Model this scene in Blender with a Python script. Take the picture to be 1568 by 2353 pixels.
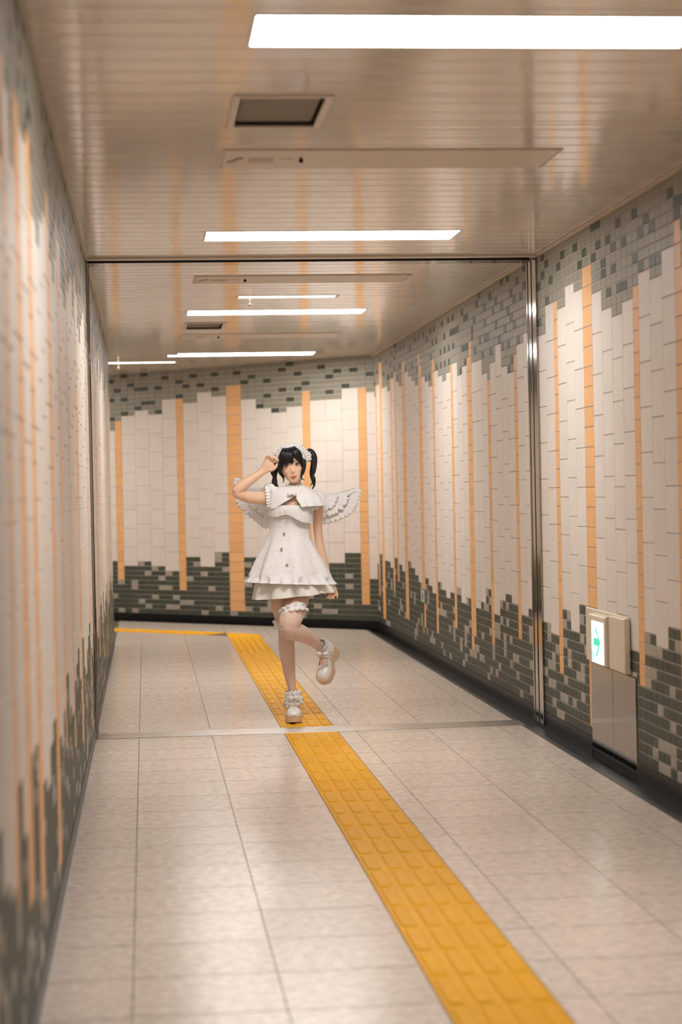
import bpy, bmesh, math, random
from mathutils import Vector, Matrix
random.seed(7)
sc = bpy.context.scene
for o in list(bpy.data.objects): bpy.data.objects.remove(o)
COL = sc.collection

# ------------------------------------------------------------------ camera, world, exposure
CAM_H = 1.339
cam = bpy.data.cameras.new('camera'); camo = bpy.data.objects.new('camera', cam); COL.objects.link(camo)
yaw, pit, rol = 0.101, -0.01112, -0.0201
f = Vector((math.sin(yaw)*math.cos(pit), math.cos(yaw)*math.cos(pit), math.sin(pit)))
r0 = Vector((math.cos(yaw), -math.sin(yaw), 0)); u0 = r0.cross(f)
r = r0*math.cos(rol)+u0*math.sin(rol); u = -r0*math.sin(rol)+u0*math.cos(rol)
m = Matrix((r, u, -f)).transposed().to_4x4(); m.translation = Vector((0, 0, CAM_H))
camo.matrix_world = m
cam.sensor_fit = 'VERTICAL'; cam.sensor_height = 36; cam.sensor_width = 24
cam.lens = 4431.4/2353*36
cam.clip_start = 0.05; cam.clip_end = 100
cam.dof.use_dof = True; cam.dof.focus_distance = 11.25; cam.dof.aperture_fstop = 2.4
sc.camera = camo
w = bpy.data.worlds.new('world'); sc.world = w; w.use_nodes = True
w.node_tree.nodes['Background'].inputs[0].default_value = (.9, .85, .8, 1)
w.node_tree.nodes['Background'].inputs[1].default_value = 0.02
sc.view_settings.view_transform = 'Standard'; sc.view_settings.look = 'None'
sc.view_settings.exposure = 0.0; sc.view_settings.gamma = 1.0
sc.view_settings.use_curve_mapping = False
LAMP = 27.5                      # radiance of the ceiling light diffusers
LAMP_COL = (1.0, .975, .945)

# ------------------------------------------------------------------ materials
def mat(name, col, rough=.5, metal=0., spec=.5, var=0., vscale=20., bump=0., bscale=60., rand=0., emit=None, aniso=0., stretch=None, coat=0., sss=0., sheen=0.):
    m = bpy.data.materials.new(name); m.use_nodes = True
    nt = m.node_tree; n = nt.nodes; L = nt.links; b = n['Principled BSDF']
    b.inputs['Base Color'].default_value = (*col, 1); b.inputs['Roughness'].default_value = rough
    b.inputs['Metallic'].default_value = metal; b.inputs['Specular IOR Level'].default_value = spec
    b.inputs['Anisotropic'].default_value = aniso
    b.inputs['Coat Weight'].default_value = coat; b.inputs['Coat Roughness'].default_value = .06
    b.inputs['Sheen Weight'].default_value = sheen
    if sss:
        b.inputs['Subsurface Weight'].default_value = sss; b.inputs['Subsurface Scale'].default_value = .02
        b.inputs['Subsurface Radius'].default_value = (1., .4, .25)
    if emit:
        b.inputs['Emission Color'].default_value = (*emit[0], 1); b.inputs['Emission Strength'].default_value = emit[1]
    if var or rand or bump:
        geo = n.new('ShaderNodeNewGeometry'); src = geo.outputs['Position']
        if stretch:
            mp = n.new('ShaderNodeMapping'); mp.inputs['Scale'].default_value = stretch; L.new(src, mp.inputs[0]); src = mp.outputs[0]
    if var or rand:
        add = None
        if var:
            nz = n.new('ShaderNodeTexNoise'); nz.inputs['Scale'].default_value = vscale; nz.inputs['Detail'].default_value = 5; nz.inputs['Roughness'].default_value = .65
            L.new(src, nz.inputs['Vector'])
            mr = n.new('ShaderNodeMapRange'); mr.inputs[1].default_value = .3; mr.inputs[2].default_value = .7
            mr.inputs[3].default_value = 1-var; mr.inputs[4].default_value = 1+var; L.new(nz.outputs[0], mr.inputs[0]); add = mr.outputs[0]
        if rand:
            oi = n.new('ShaderNodeObjectInfo'); mr2 = n.new('ShaderNodeMapRange'); mr2.inputs[3].default_value = 1-rand; mr2.inputs[4].default_value = 1+rand
            L.new(oi.outputs['Random'], mr2.inputs[0])
            if add is not None:
                mm = n.new('ShaderNodeMath'); mm.operation = 'MULTIPLY'; L.new(add, mm.inputs[0]); L.new(mr2.outputs[0], mm.inputs[1]); add = mm.outputs[0]
            else: add = mr2.outputs[0]
        vm = n.new('ShaderNodeVectorMath'); vm.operation = 'SCALE'; vm.inputs[0].default_value = col; L.new(add, vm.inputs['Scale']); L.new(vm.outputs[0], b.inputs['Base Color'])
    if bump:
        nb = n.new('ShaderNodeTexNoise'); nb.inputs['Scale'].default_value = bscale; nb.inputs['Detail'].default_value = 3
        L.new(src, nb.inputs['Vector'])
        bp = n.new('ShaderNodeBump'); bp.inputs['Strength'].default_value = bump; bp.inputs['Distance'].default_value = .004
        L.new(nb.outputs[0], bp.inputs['Height']); L.new(bp.outputs[0], b.inputs['Normal'])
    return m
M = {}
M['white'] = mat('white_glazed_tile', (.735, .67, .61), .48, spec=.35, var=.03, vscale=6, rand=.018)
M['orange'] = mat('orange_glazed_tile', (.80, .44, .19), .48, spec=.35, var=.04, vscale=12, rand=.05)
M['green'] = mat('dark_green_tile', (.064, .073, .054), .5, spec=.3, var=.12, vscale=25, rand=.12)
M['sage'] = mat('sage_grey_tile', (.295, .275, .222), .5, spec=.3, var=.04, vscale=12, rand=.05)
M['putty'] = mat('putty_tile', (.38, .345, .29), .5, spec=.3, var=.04, vscale=12, rand=.06)
M['grout'] = mat('tile_grout', (.52, .455, .39), .8, var=.08, vscale=30)
M['floor'] = mat('terrazzo_floor_tile', (.71, .615, .53), .22, spec=.5, var=.22, vscale=26, rand=.035, bump=.03, bscale=9)
M['fgrout'] = mat('floor_joint', (.13, .105, .085), .8)
M['yellow'] = mat('yellow_tactile_vinyl', (.86, .43, .015), .5, spec=.12, var=.05, vscale=15, rand=.03)
M['ceil'] = mat('ceiling_panel_enamel', (.74, .665, .575), .10, spec=1.0, var=.03, vscale=3, rand=.03)
M['cdark'] = mat('ceiling_void', (.05, .04, .03), .8)
M['beige'] = mat('beige_enamel', (.62, .525, .42), .35, var=.02)
M['beige2'] = mat('ivory_plastic', (.68, .585, .45), .42, var=.03, vscale=15)
M['black'] = mat('black_granite', (.010, .010, .011), .36, spec=.22, var=.4, vscale=60)
M['grey'] = mat('grey_granite_edging', (.055, .055, .058), .4, spec=.3, var=.3, vscale=60)
M['steel'] = mat('brushed_stainless', (.66, .64, .61), .26, 1., var=.04, vscale=30)
M['steelm'] = mat('polished_stainless', (.23, .197, .168), .09, 1., bump=.02, bscale=2.5)
M['post'] = mat('polished_guide_steel', (.40, .37, .335), .12, 1., var=.04, vscale=30)
M['slot'] = mat('dark_slot', (.012, .011, .010), .6)
M['lamp'] = mat('lit_diffuser', (.9, .9, .9), .5, emit=(LAMP_COL, LAMP))
M['lamp2'] = mat('lit_diffuser_small', (.9, .9, .9), .5, emit=((1., .95, .86), 6.))
M['signlit'] = mat('lit_sign_face', (.9, .95, .95), .4, emit=((.86, .97, 1.), 1.35))
M['signgreen'] = mat('sign_green', (.02, .40, .24), .4, emit=((.05, .80, .48), .75))
M['signpale'] = mat('sign_green_reflection', (.45, .75, .66), .4, emit=((.50, .88, .80), .9))  # pale green of the reflection painted on the sign
M['ink'] = mat('faded_ink', (.30, .235, .165), .6)
M['hole'] = mat('black_hole', (.01, .01, .01), .5)
M['vent'] = mat('vent_plate', (.36, .31, .25), .4, var=.05)
M['skin'] = mat('skin', (.90, .595, .43), .48, spec=.4, var=.03, vscale=30, sss=.12)
M['stock'] = mat('sheer_white_stocking', (.80, .575, .475), .62, var=.05, vscale=90, sheen=.3)
M['lip'] = mat('lips', (.66, .20, .15), .35)
M['eyew'] = mat('eye_white', (.75, .70, .66), .2)
M['iris'] = mat('dark_iris', (.02, .012, .008), .12)
M['hair'] = mat('black_hair', (.008, .0085, .009), .36, spec=.45, bump=.3, bscale=50, stretch=(8, 8, .6))
M['cloth'] = mat('white_jacquard', (.91, .91, .92), .62, var=.05, vscale=45, bump=.35, bscale=55, sheen=.2)
M['lace'] = mat('white_lace', (.91, .91, .92), .7, var=.06, vscale=90, bump=.6, bscale=120)
M['satin'] = mat('ivory_satin', (.90, .865, .82), .42, var=.03, vscale=14, bump=.08, bscale=25)
M['feather'] = mat('white_feather_cloth', (.91, .905, .91), .7, var=.05, vscale=60, bump=.3, bscale=70)
M['shoe'] = mat('white_patent_leather', (.90, .88, .85), .3)
M['sole'] = mat('beige_platform_sole', (.72, .545, .385), .5, var=.05, vscale=40)
M['btn'] = mat('pearl_button', (.50, .45, .40), .25, metal=.3)

# ------------------------------------------------------------------ helpers
def mesh_obj(name, verts, faces, material, parent=None, smooth=False, kind=None, loc=None):
    me = bpy.data.meshes.new(name); me.from_pydata([tuple(v) for v in verts], [], faces); me.update()
    for k in (material if isinstance(material, (list, tuple)) else [material]): me.materials.append(k)
    if smooth: me.polygons.foreach_set('use_smooth', [True]*len(me.polygons))
    return link(name, me, parent, kind, loc)
def link(name, me, parent=None, kind=None, loc=None):
    o = bpy.data.objects.new(name, me); COL.objects.link(o)
    if parent is not None: o.parent = parent
    if loc is not None: o.location = loc
    if kind: o['kind'] = kind
    return o
def empty(name, loc=(0, 0, 0)):
    o = bpy.data.objects.new(name, None); COL.objects.link(o); o.location = loc; o.empty_display_size = .1
    return o
def tag(o, label, cat, group=None):
    o['label'] = label; o['category'] = cat
    if group: o['group'] = group
    return o
BOXF = [(0, 3, 2, 1), (4, 5, 6, 7), (0, 1, 5, 4), (1, 2, 6, 5), (2, 3, 7, 6), (3, 0, 4, 7)]
class MB:
    def __init__(s): s.v = []; s.f = []
    def add(s, v, fc):
        k = len(s.v); s.v += [Vector(p) for p in v]; s.f += [tuple(i+k for i in q) for q in fc]; return s
    def box(s, x0, x1, y0, y1, z0, z1):
        return s.add([(x0, y0, z0), (x1, y0, z0), (x1, y1, z0), (x0, y1, z0), (x0, y0, z1), (x1, y0, z1), (x1, y1, z1), (x0, y1, z1)], BOXF)
    def bev(s, x0, x1, y0, y1, z0, z1, axis=2, sign=1, b=.002):
        """box whose face on the +/- side of an axis is drawn in by b (a chamfered piece)"""
        c = [[x0, x1], [y0, y1], [z0, z1]]
        a1, a2 = [i for i in range(3) if i != axis]
        base, top = (c[axis][0], c[axis][1]) if sign > 0 else (c[axis][1], c[axis][0])
        mid = top-(top-base)*min(.5, b/abs(top-base)) if abs(top-base) > 0 else top
        def ring(h, ins):
            out = []
            for i, j in ((0, 0), (1, 0), (1, 1), (0, 1)):
                p = [0, 0, 0]; p[axis] = h; p[a1] = c[a1][i]+(ins if i == 0 else -ins); p[a2] = c[a2][j]+(ins if j == 0 else -ins); out.append(tuple(p))
            return out
        v = ring(base, 0)+ring(mid, 0)+ring(top, b)
        fc = [(8, 9, 10, 11), (0, 3, 2, 1)]
        for q in (0, 4):
            for i in range(4): fc.append((q+i, q+(i+1) % 4, q+4+(i+1) % 4, q+4+i))
        return s.add(v, fc)
    def poly(s, pts, z0, z1):
        n = len(pts)
        v = [(p[0], p[1], z0) for p in pts]+[(p[0], p[1], z1) for p in pts]
        fc = [tuple(range(n-1, -1, -1)), tuple(range(n, 2*n))]+[(i, (i+1) % n, n+(i+1) % n, n+i) for i in range(n)]
        return s.add(v, fc)
    def build(s, name, material, parent=None, smooth=False, kind=None, loc=None):
        o = mesh_obj(name, s.v, s.f, material, parent, smooth, kind, loc)
        bm = bmesh.new(); bm.from_mesh(o.data); bmesh.ops.recalc_face_normals(bm, faces=bm.faces); bm.to_mesh(o.data); bm.free()
        return o
def clip(poly, n, d):
    """keep the part of a convex 2-D polygon with n.p <= d"""
    out = []
    for i, a in enumerate(poly):
        b = poly[(i+1) % len(poly)]
        da = n[0]*a[0]+n[1]*a[1]-d; db = n[0]*b[0]+n[1]*b[1]-d
        if da <= 0: out.append(a)
        if (da < 0 < db) or (db < 0 < da):
            t = da/(da-db); out.append((a[0]+t*(b[0]-a[0]), a[1]+t*(b[1]-a[1])))
    return out
def minus(rects, hole):
    hx0, hx1, hy0, hy1 = hole; out = []
    for x0, x1, y0, y1 in rects:
        if hx0 >= x1 or hx1 <= x0 or hy0 >= y1 or hy1 <= y0: out.append((x0, x1, y0, y1)); continue
        if y0 < hy0: out.append((x0, x1, y0, hy0))
        if y1 > hy1: out.append((x0, x1, hy1, y1))
        a, b = max(y0, hy0), min(y1, hy1)
        if x0 < hx0: out.append((x0, hx0, a, b))
        if x1 > hx1: out.append((hx1, x1, a, b))
    return out

# ------------------------------------------------------------------ room dimensions
XL, XR, H = -.3027, 2.2106, 2.633
YE = 17.17                       # left wall ends, the passage turns left
FC = Vector((2.2106, 18.40)); FD = Vector((-.72, .694)).normalized(); FN = Vector((-FD.y, FD.x))  # far wall corner, direction, normal into the room
FN = Vector((-.694, -.72)).normalized()
FLOOR_XR = 2.079
YB = -6.0                        # passage goes on behind the camera
far_d = FC.x*-FN.x+FC.y*-FN.y    # -FN.p <= far_d inside
NF = (-FN.x, -FN.y)

# ------------------------------------------------------------------ tiled walls
TH = .0035
def tile_mesh(kind, w_, h_, cache={}):
    key = (kind, round(w_, 3), round(h_, 3))
    if key not in cache:
        gu, gz = (.0018, .0030) if w_ < .15 and h_ < .06 else (.0012, .0024)
        b = MB().bev(gu, w_-gu, 0, TH, gz, h_-gz, axis=1, sign=1, b=.0012)
        me = bpy.data.meshes.new(kind); me.from_pydata([tuple(v) for v in b.v], [], b.f)
        bm = bmesh.new(); bm.from_mesh(me); bmesh.ops.recalc_face_normals(bm, faces=bm.faces); bm.to_mesh(me); bm.free()
        me.materials.append(M[{'white_tile': 'white', 'orange_tile': 'orange', 'green_tile': 'green', 'sage_tile': 'sage', 'putty_tile': 'putty'}[kind]])
        cache[key] = me
    return cache[key]
PLURAL = {'white_tile': 'white_tiles', 'orange_tile': 'orange_tiles', 'green_tile': 'green_tiles', 'sage_tile': 'sage_tiles', 'putty_tile': 'putty_tiles'}
ZB, ZT = .08, 2.63
def build_wall(name, origin, d, length, cols, top_dark, low_light, rnd_top, rnd_low, piece, holes=()):
    """cols: (u0, u1, kind, ztop, zbottom); tiles sit on a grid of 0.1 x 0.05 m, white ones 0.2 x 0.2, orange 0.1 high.
    piece(u) -> sort key, or None where tiles are joined."""
    ang = math.atan2(d[1], d[0])
    wall = MB().add([(0, 0, -.05), (length, 0, -.05), (length, 0, H+.02), (0, 0, H+.02), (0, -.12, -.05), (length, -.12, -.05), (length, -.12, H+.02), (0, -.12, H+.02)], [(0, 1, 2, 3), (4, 7, 6, 5), (0, 4, 5, 1), (2, 6, 7, 3), (0, 3, 7, 4), (1, 5, 6, 2)]).build(name, M['grout'], kind='structure')
    wall.location = (origin[0], origin[1], 0); wall.rotation_euler = (0, 0, ang)
    rnd = random.Random(hash(len(cols)) % 1000+3)
    tiles = []
    def put(kind, u0, z0, w_, h_):
        for a, b, c, e in holes:
            if u0 < b-.001 and u0+w_ > a+.001 and z0 < e-.001 and z0+h_ > c+.001:
                # trim against the opening
                if a-u0 > .03: w2 = a-u0; put(kind, u0, z0, w2, h_)
                if u0+w_-b > .03: put(kind, b, z0, u0+w_-b, h_)
                if u0 >= a-.03 and u0+w_ <= b+.03:
                    if c-z0 > .03: put(kind, u0, z0, w_, c-z0)
                    if z0+h_-e > .03: put(kind, u0, e, w_, z0+h_-e)
                return
        if w_ < .012 or h_ < .012: return
        tiles.append((kind, u0, z0, w_, h_))
    def cells(u0, u1, za, zb, low):
        n = max(1, round((u1-u0)/.1)); w_ = (u1-u0)/n
        k0 = round((za-.03)/.05); k1 = round((zb-.03)/.05)
        for i in range(n):
            a = u0+i*w_
            for k in range(k0, k1):
                z = .03+.05*k; key = None
                pts = low_light if low else top_dark
                hit = any(a <= p[0] < a+w_ and z <= p[1] < z+.05 for p in pts)
                if low:
                    if hit is False and rnd_low(a): hit = rnd.random() < .17
                    put('putty_tile' if hit else 'green_tile', a, z, w_, .05)
                else:
                    if hit is False and rnd_top(a): hit = rnd.random() < .16
                    put('green_tile' if hit else 'sage_tile', a, z, w_, .05)
    for u0, u1, kind, zt, zb in cols:
        cells(u0, u1, ZB, zb, True); cells(u0, u1, zt, ZT, False)
        st = .2 if kind == 'W' else .1
        z = zt
        while z > zb+.001:
            h_ = min(st, z-zb); put('white_tile' if kind == 'W' else 'orange_tile', u0, z-h_, u1-u0, h_); z -= h_
    by = {}
    for t in tiles: by.setdefault(t[0], []).append(t)
    for kind, lst in sorted(by.items()):
        keyed = sorted(((piece(t[1]+t[3]/2), t) for t in lst), key=lambda q: (q[0] is None, q[0] if q[0] is not None else 0))
        single = [t for k, t in keyed if k is not None][:300]
        rest = [t for k, t in keyed if k is None]+[t for k, t in keyed if k is not None][300:]
        for t in single: link(kind, tile_mesh(kind, t[3], t[4]), wall, None, (t[1], 0, t[2]))
        if rest:
            b = MB()
            for t in rest: b.bev(t[1]+.0012, t[1]+t[3]-.0012, 0, TH, t[2]+.0024, t[2]+t[4]-.0024, axis=1, sign=1, b=.0012)
            b.build(PLURAL[kind], tile_mesh(kind, rest[0][3], rest[0][4]).materials[0], wall, kind='stuff')
    return wall

def W(u0, n, tops, bots=None, w_=.2):
    return [(u0+i*w_, u0+(i+1)*w_, 'W', tops[i], (bots[i] if bots and bots[i] else round(tops[i]-1.6, 2))) for i in range(n)]
def spread(u0, u1, tops, bots=None):
    return W(u0, len(tops), tops, bots, (u1-u0)/len(tops))
def O(u0, u1, zt, zb): return [(u0, u1, 'O', zt, zb)]

# right wall, u = Y + 6 (walls are measured from the rear end)
rc = []
rc += spread(7.84, 8.43, [2.33, 2.23, 2.28]) + O(8.43, 8.53, 2.23, .43)
rc += spread(8.53, 9.33, [2.18, 2.13, 2.18, 2.28]) + O(9.33, 9.53, 2.43, .13)
rc += spread(9.53, 10.13, [2.33, 2.38, 2.28], [.73, .58, .68]) + O(10.13, 10.23, 2.33, .33)
rc += spread(10.23, 10.64, [2.33, 2.18], [.53, .58])
rc += spread(10.64, 11.27, [2.13, 2.23, 2.18], [.53, .63, .58]) + O(11.27, 11.37, 2.13, .43)
rc += spread(11.37, 12.17, [2.03, 2.08, 2.23, 2.13], [.63, .68, .63, .53]) + O(12.17, 12.27, 2.03, .33)
rc += spread(12.27, 12.86, [2.08, 2.18, 2.18], [.68, .58, .53]) + O(12.86, 12.955, 2.33, .33) + O(12.955, 13.05, 2.23, .23)
rc += spread(13.05, 13.66, [2.18, 2.13, 2.23], [.58, .53, .63]) + O(13.66, 13.76, 2.23, .33)
rc += spread(13.76, 14.55, [2.18, 2.13, 2.18, 2.23]) + O(14.55, 14.65, 2.33, .23)
rc += spread(14.65, 15.22, [2.13, 2.18, 2.23]) + O(15.22, 15.31, 2.33, .23) + O(15.31, 15.40, 2.43, .43)
rc += spread(15.40, 16.20, [2.18, 2.23, 2.28, 2.33]) + O(16.20, 16.40, 2.43, .23)
rc += spread(16.40, 16.80, [2.23, 2.28]) + O(16.80, 16.90, 2.38, .53)
rc += spread(16.90, 17.10, [2.33]) + O(17.10, 17.20, 2.33, .43)
rc += spread(17.20, 17.80, [2.23, 2.28, 2.28]) + O(17.80, 18.00, 2.53, .13)
rc += spread(18.00, 18.20, [2.33]) + O(18.20, 18.30, 2.33, .33) + W(18.30, 1, [2.23], None, .1)
y = 7.74
rc += O(7.74, 7.84, 2.43, .33)
k = 0
pat = [(4, [2.28, 2.18, 2.13, 2.23], .1), (3, [2.18, 2.23, 2.33], .2), (4, [2.23, 2.13, 2.08, 2.18], .1), (3, [2.28, 2.18, 2.13], .1)]
while y > YB+1:
    n, tops, sw = pat[k % 4]; k += 1
    rc += W(y-.2*n, n, tops); y -= .2*n
    zt = tops[0]+.05*(k % 3); rc += O(y-sw, y, zt, [.13, .33, .43, .23][k % 4]); y -= sw
rc += [(YB, y, 'W', 2.23, .63)] if False else W(YB, 1, [2.23], None, y-YB)
rtop = [(10.45,2.59),(10.36,2.54),(10.46,2.49),(10.56,2.44),(10.26,2.44),(10.37,2.34),(10.56,2.24),(9.94,2.54),(10.05,2.49),(9.65,2.54),(9.45,2.49),(9.55,2.44),(9.24,2.6),(9.15,2.59),(9.15,2.49),(9.25,2.44),(8.94,2.49),(9.05,2.39),(9.05,2.35),(8.85,2.45),(8.85,2.35),(8.96,2.24),(8.74,2.54),(8.64,2.44),(8.44,2.54),(8.35,2.45),(8.25,2.5),(8.15,2.45),(8.46,2.35),(8.36,2.3),(8.16,2.3),(8.06,2.3),(8.76,2.25),(8.66,2.24),(7.85,2.55),
(12.47,2.58),(12.07,2.53),(11.88,2.49),(12.66,2.54),(12.36,2.49),(11.67,2.44),(11.98,2.44),(11.49,2.39),(13.25,2.53),(13.56,2.53),(13.14,2.49),(12.96,2.49),(13.84,2.53),(14.13,2.53),(12.76,2.44),(12.27,2.39),(11.87,2.34),(11.39,2.34),(11.3,2.29),(11.6,2.29),(14.49,2.53),(14.73,2.53),(13.46,2.44),(13.36,2.44),(13.75,2.44),(13.65,2.44),(14.03,2.44),(12.85,2.39),(12.77,2.34),(12.49,2.29),(12.27,2.29),(12.17,2.29),(11.79,2.24),(11.21,2.19),(11.67,2.19),(11.51,2.19),(13.64,2.34),(13.84,2.34),(14.04,2.34),(14.24,2.34),(13.24,2.29),(13.14,2.29),(12.96,2.29),(12.68,2.24),(12.1,2.19),(12.39,2.19),(14.73,2.34),(13.77,2.24),(13.96,2.24),(14.16,2.24),(14.36,2.24),(13.07,2.19),(11.41,2.09),(11.5,2.04),(13.28,2.14),(14.64,2.24),(14.76,2.19),(14.95,2.19),(15.49,2.29),(15.73,2.34),(16.16,2.34),(16.57,2.38),(15.88,2.48),(16.74,2.55),(16.49,2.53),(16.21,2.57),(15.59,2.53),(15.33,2.54),(15.12,2.53),(14.91,2.49),(14.62,2.44),(14.42,2.44),(11.67,2.59),(11.47,2.59),(11.19,2.54),(10.97,2.59),(10.98,2.49),(11.38,2.49),(11.28,2.44),(11.08,2.44)]
rlow = [(10.02,.66),(9.87,.61),(9.72,.66),(10.5,.56),(10.5,.51),(10.3,.46),(10.0,.46),(9.62,.51),(10.4,.41),(9.72,.41),(8.05,.66),(8.35,.61),(8.2,.61),(8.25,.51),(8.0,.46),(12.4,.66),(12.75,.56),(12.9,.56),(13.56,.61)]
rsh = lambda q: [(a-YB, b) for a, b in q]
rcols = [(a-YB, b-YB, c, e, g) for a, b, c, e, g in rc]
PANEL = (8.585, 9.480)           # opening of the stainless panels
POST = (10.63, 10.90)
build_wall('wall_right', (XR, YB), (0, 1), FC.y-YB, rcols, rsh(rtop), rsh(rlow),
           lambda a: a+YB < 7.8 or a+YB > 16.3 or 10.6 < a+YB < 10.9, lambda a: True,
           lambda a: (a+YB if 7.5 < a+YB < 15.2 else None),
           holes=[(PANEL[0]-YB, PANEL[1]-YB, 0, .46), (POST[0]-YB, POST[1]-YB, 0, 2.7)])
# far wall, u from the corner towards the left
fc_ = W(0, 1, [2.28], [.48], .1) + O(.1, .2, 2.33, .23) + W(.2, 3, [2.33, 2.23, 2.23], [.73, .63, .58]) + O(.8, .9, 2.33, .33)
fc_ += W(.9, 5, [2.18, 2.13, 2.18, 2.28], [.58, .63, .58, .68], .2) if False else W(.9, 4, [2.18, 2.13, 2.18, 2.28], [.58, .63, .58, .68])
fc_ += O(1.7, 1.9, 2.43, .13) + W(1.9, 3, [2.33, 2.38, 2.28], [.73, .58, .68]) + O(2.5, 2.6, 2.33, .33)
fc_ += W(2.6, 4, [2.33, 2.18, 2.23, 2.18], [.53, .58, .63, .58]) + O(3.4, 3.5, 2.13, .43)
fc_ += W(3.5, 3, [2.03, 2.08, 2.13], [.63, .68, .58]) + O(4.1, 4.2, 2.03, .33) + W(4.2, 4, [2.13, 2.23, 2.18, 2.08]) + O(5.0, 5.2, 2.33, .23) + W(5.2, 3, [2.18, 2.13, 2.23]) + O(5.8, 5.9, 2.23, .33) + W(5.9, 5, [2.18, 2.13, 2.08, 2.23, 2.18])
ftop = [(3.53,2.55),(3.33,2.59),(3.04,2.59),(3.43,2.44),(3.23,2.49),(2.74,2.54),(3.13,2.44),(3.04,2.44),(2.84,2.44),(2.54,2.49),(2.34,2.54),(2.44,2.44),(2.24,2.44),(2.05,2.54),(2.05,2.39),(3.53,2.34),(3.33,2.34),(2.54,2.35),(3.02,2.29),(2.94,2.29),(3.13,2.24),(3.33,2.19),(2.84,2.19),(3.52,2.14),(1.76,2.53),(1.56,2.49),(1.66,2.44),(1.08,2.59),(1.17,2.53),(.97,2.49),(1.37,2.44),(.68,2.54),(.49,2.49),(.58,2.44),(.29,2.49),(.2,2.49),(.02,2.44),(.88,2.38),(.39,2.34),(.97,2.34),(1.17,2.34),(1.37,2.29),(1.46,2.19),(1.27,2.14),(1.08,2.24),(.58,2.29)]
flow = [(3.42,.41),(3.22,.41),(3.22,.36),(3.03,.51),(2.83,.46),(2.73,.51),(3.13,.61),(2.93,.56),(3.52,.26),(2.84,.36),(2.74,.36),(2.92,.26),(2.63,.26),(3.13,.21),(2.54,.21),(2.44,.21),(3.03,.16),(2.79,.16),(2.69,.16),(2.45,.46),(2.25,.51),(2.14,.36),(3.43,.11),(3.22,.11),(2.25,.11),(1.96,.56),(2.04,.16),(1.66,.16),(1.47,.16),(.62,.16),(.53,.16),(.31,.41),(.39,.51),(.39,.26),(2.35,.61),(2.05,.71),(2.05,.66)]
build_wall('wall_back', (FC.x, FC.y), (FD.x, FD.y), 6.9, fc_, ftop, flow, lambda a: a > 3.6, lambda a: a > 3.6 or .7 < a < 1.8, lambda a: (a if a < 3.75 else None))
# left wall, u runs from its far end towards the camera
lc = []
yy = YE
ls = [(15.85, 15.95), (14.6, 14.7), (13.1, 13.2), (12.0, 12.2), (10.9, 11.0), (10.1, 10.2), (8.66, 8.86), (7.75, 7.85), (6.96, 7.06), (6.24, 6.44), (5.22, 5.42), (4.72, 4.92), (4.30, 4.40), (3.5, 3.7), (2.7, 2.8), (1.8, 1.9), (.9, 1.1), (0., .1)]
i = 0
for a, b in ls:
    n = max(1, round((yy-b)/.2)); tops = [[2.23, 2.13, 2.18, 2.28, 2.08][(i+j*2) % 5] for j in range(n)]; i += 3
    lc += spread(YE-yy, YE-b, tops)
    lc += O(YE-b, YE-a, [2.33, 2.28, 2.18][i % 3], [.33, .23, .13, .43][i % 4]); yy = a
lc += spread(YE-yy, YE-YB, [2.18+.05*(j % 3) for j in range(29)])
build_wall('wall_left', (XL, YE), (0, -1), YE-YB, lc, [], [], lambda a: True, lambda a: True, lambda a: (YE-a if 3.9 < YE-a < 6.2 else None), holes=[(YE-POST[1], YE-POST[0], 0, 2.7)])
# wall on the near side of the left turn
build_wall('wall_recess', (XL-4*.72, YE+4*.694), (.72, -.694), 4.0, spread(0, 4.0, [2.18+.05*(j % 3) for j in range(20)]), [], [], lambda a: True, lambda a: True, lambda a: None)
MB().box(XL-.2, XR+.2, YB-.1, YB, -.05, H+.05).build('wall_rear', M['white'], kind='structure')
q = FC+FD*5.2
e1 = Vector((XL, YE))+FD*4.0
v = [(q.x, q.y), (q.x+FD.x*.1, q.y+FD.y*.1), (e1.x+FD.x*1.6-FN.x*-.0, e1.y+FD.y*1.6), (e1.x+FD.x*1.5, e1.y+FD.y*1.5)]
a_ = FC+FD*6.0; b_ = a_+FN*4.0
MB().poly([(a_.x, a_.y), (a_.x+FD.x*.1, a_.y+FD.y*.1), (b_.x+FD.x*.1, b_.y+FD.y*.1), (b_.x, b_.y)], -.05, H+.05).build('wall_end', M['white'], kind='structure')

# baseboards (black granite) and the floor gutter along right and far walls
b = MB(); b.box(XR-.006, XR+.01, YB, PANEL[0], -.03, .0795); b.box(XR-.006, XR+.01, PANEL[1], FC.y, -.03, .0795); b.build('baseboard_right', M['black'], kind='structure')
MB().box(XL-.01, XL+.006, YB, YE, -.03, .0795).build('baseboard_left', M['black'], kind='structure')
def along_far(o0, o1, z0, z1, u0=0, u1=6.9):
    A = FC+FD*u0+FN*o0; B = FC+FD*u1+FN*o0; C = FC+FD*u1+FN*o1; D = FC+FD*u0+FN*o1
    return [(A.x, A.y), (B.x, B.y), (C.x, C.y), (D.x, D.y)], z0, z1
MB().poly(*along_far(-.01, .006, -.03, .0795)).build('baseboard_back', M['black'], kind='structure')
MB().box(FLOOR_XR+.026, XR, YB, FC.y+.2, -.06, -.022).build('trim_1', M['black'], kind='structure')
g = MB()
yk = YB
while yk < 18.2:
    g.box(FLOOR_XR, FLOOR_XR+.026, yk+.002, min(yk+1.2, 18.3)-.002, -.06, .003); yk += 1.2
g.build('trim_2', M['grey'], kind='structure')
MB().poly(*along_far(.006, .105, -.06, -.022, .0)).build('trim_3', M['black'], kind='structure')
MB().poly(*along_far(.105, .131, -.06, .003, .1)).build('trim_4', M['black'], kind='structure')
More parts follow.
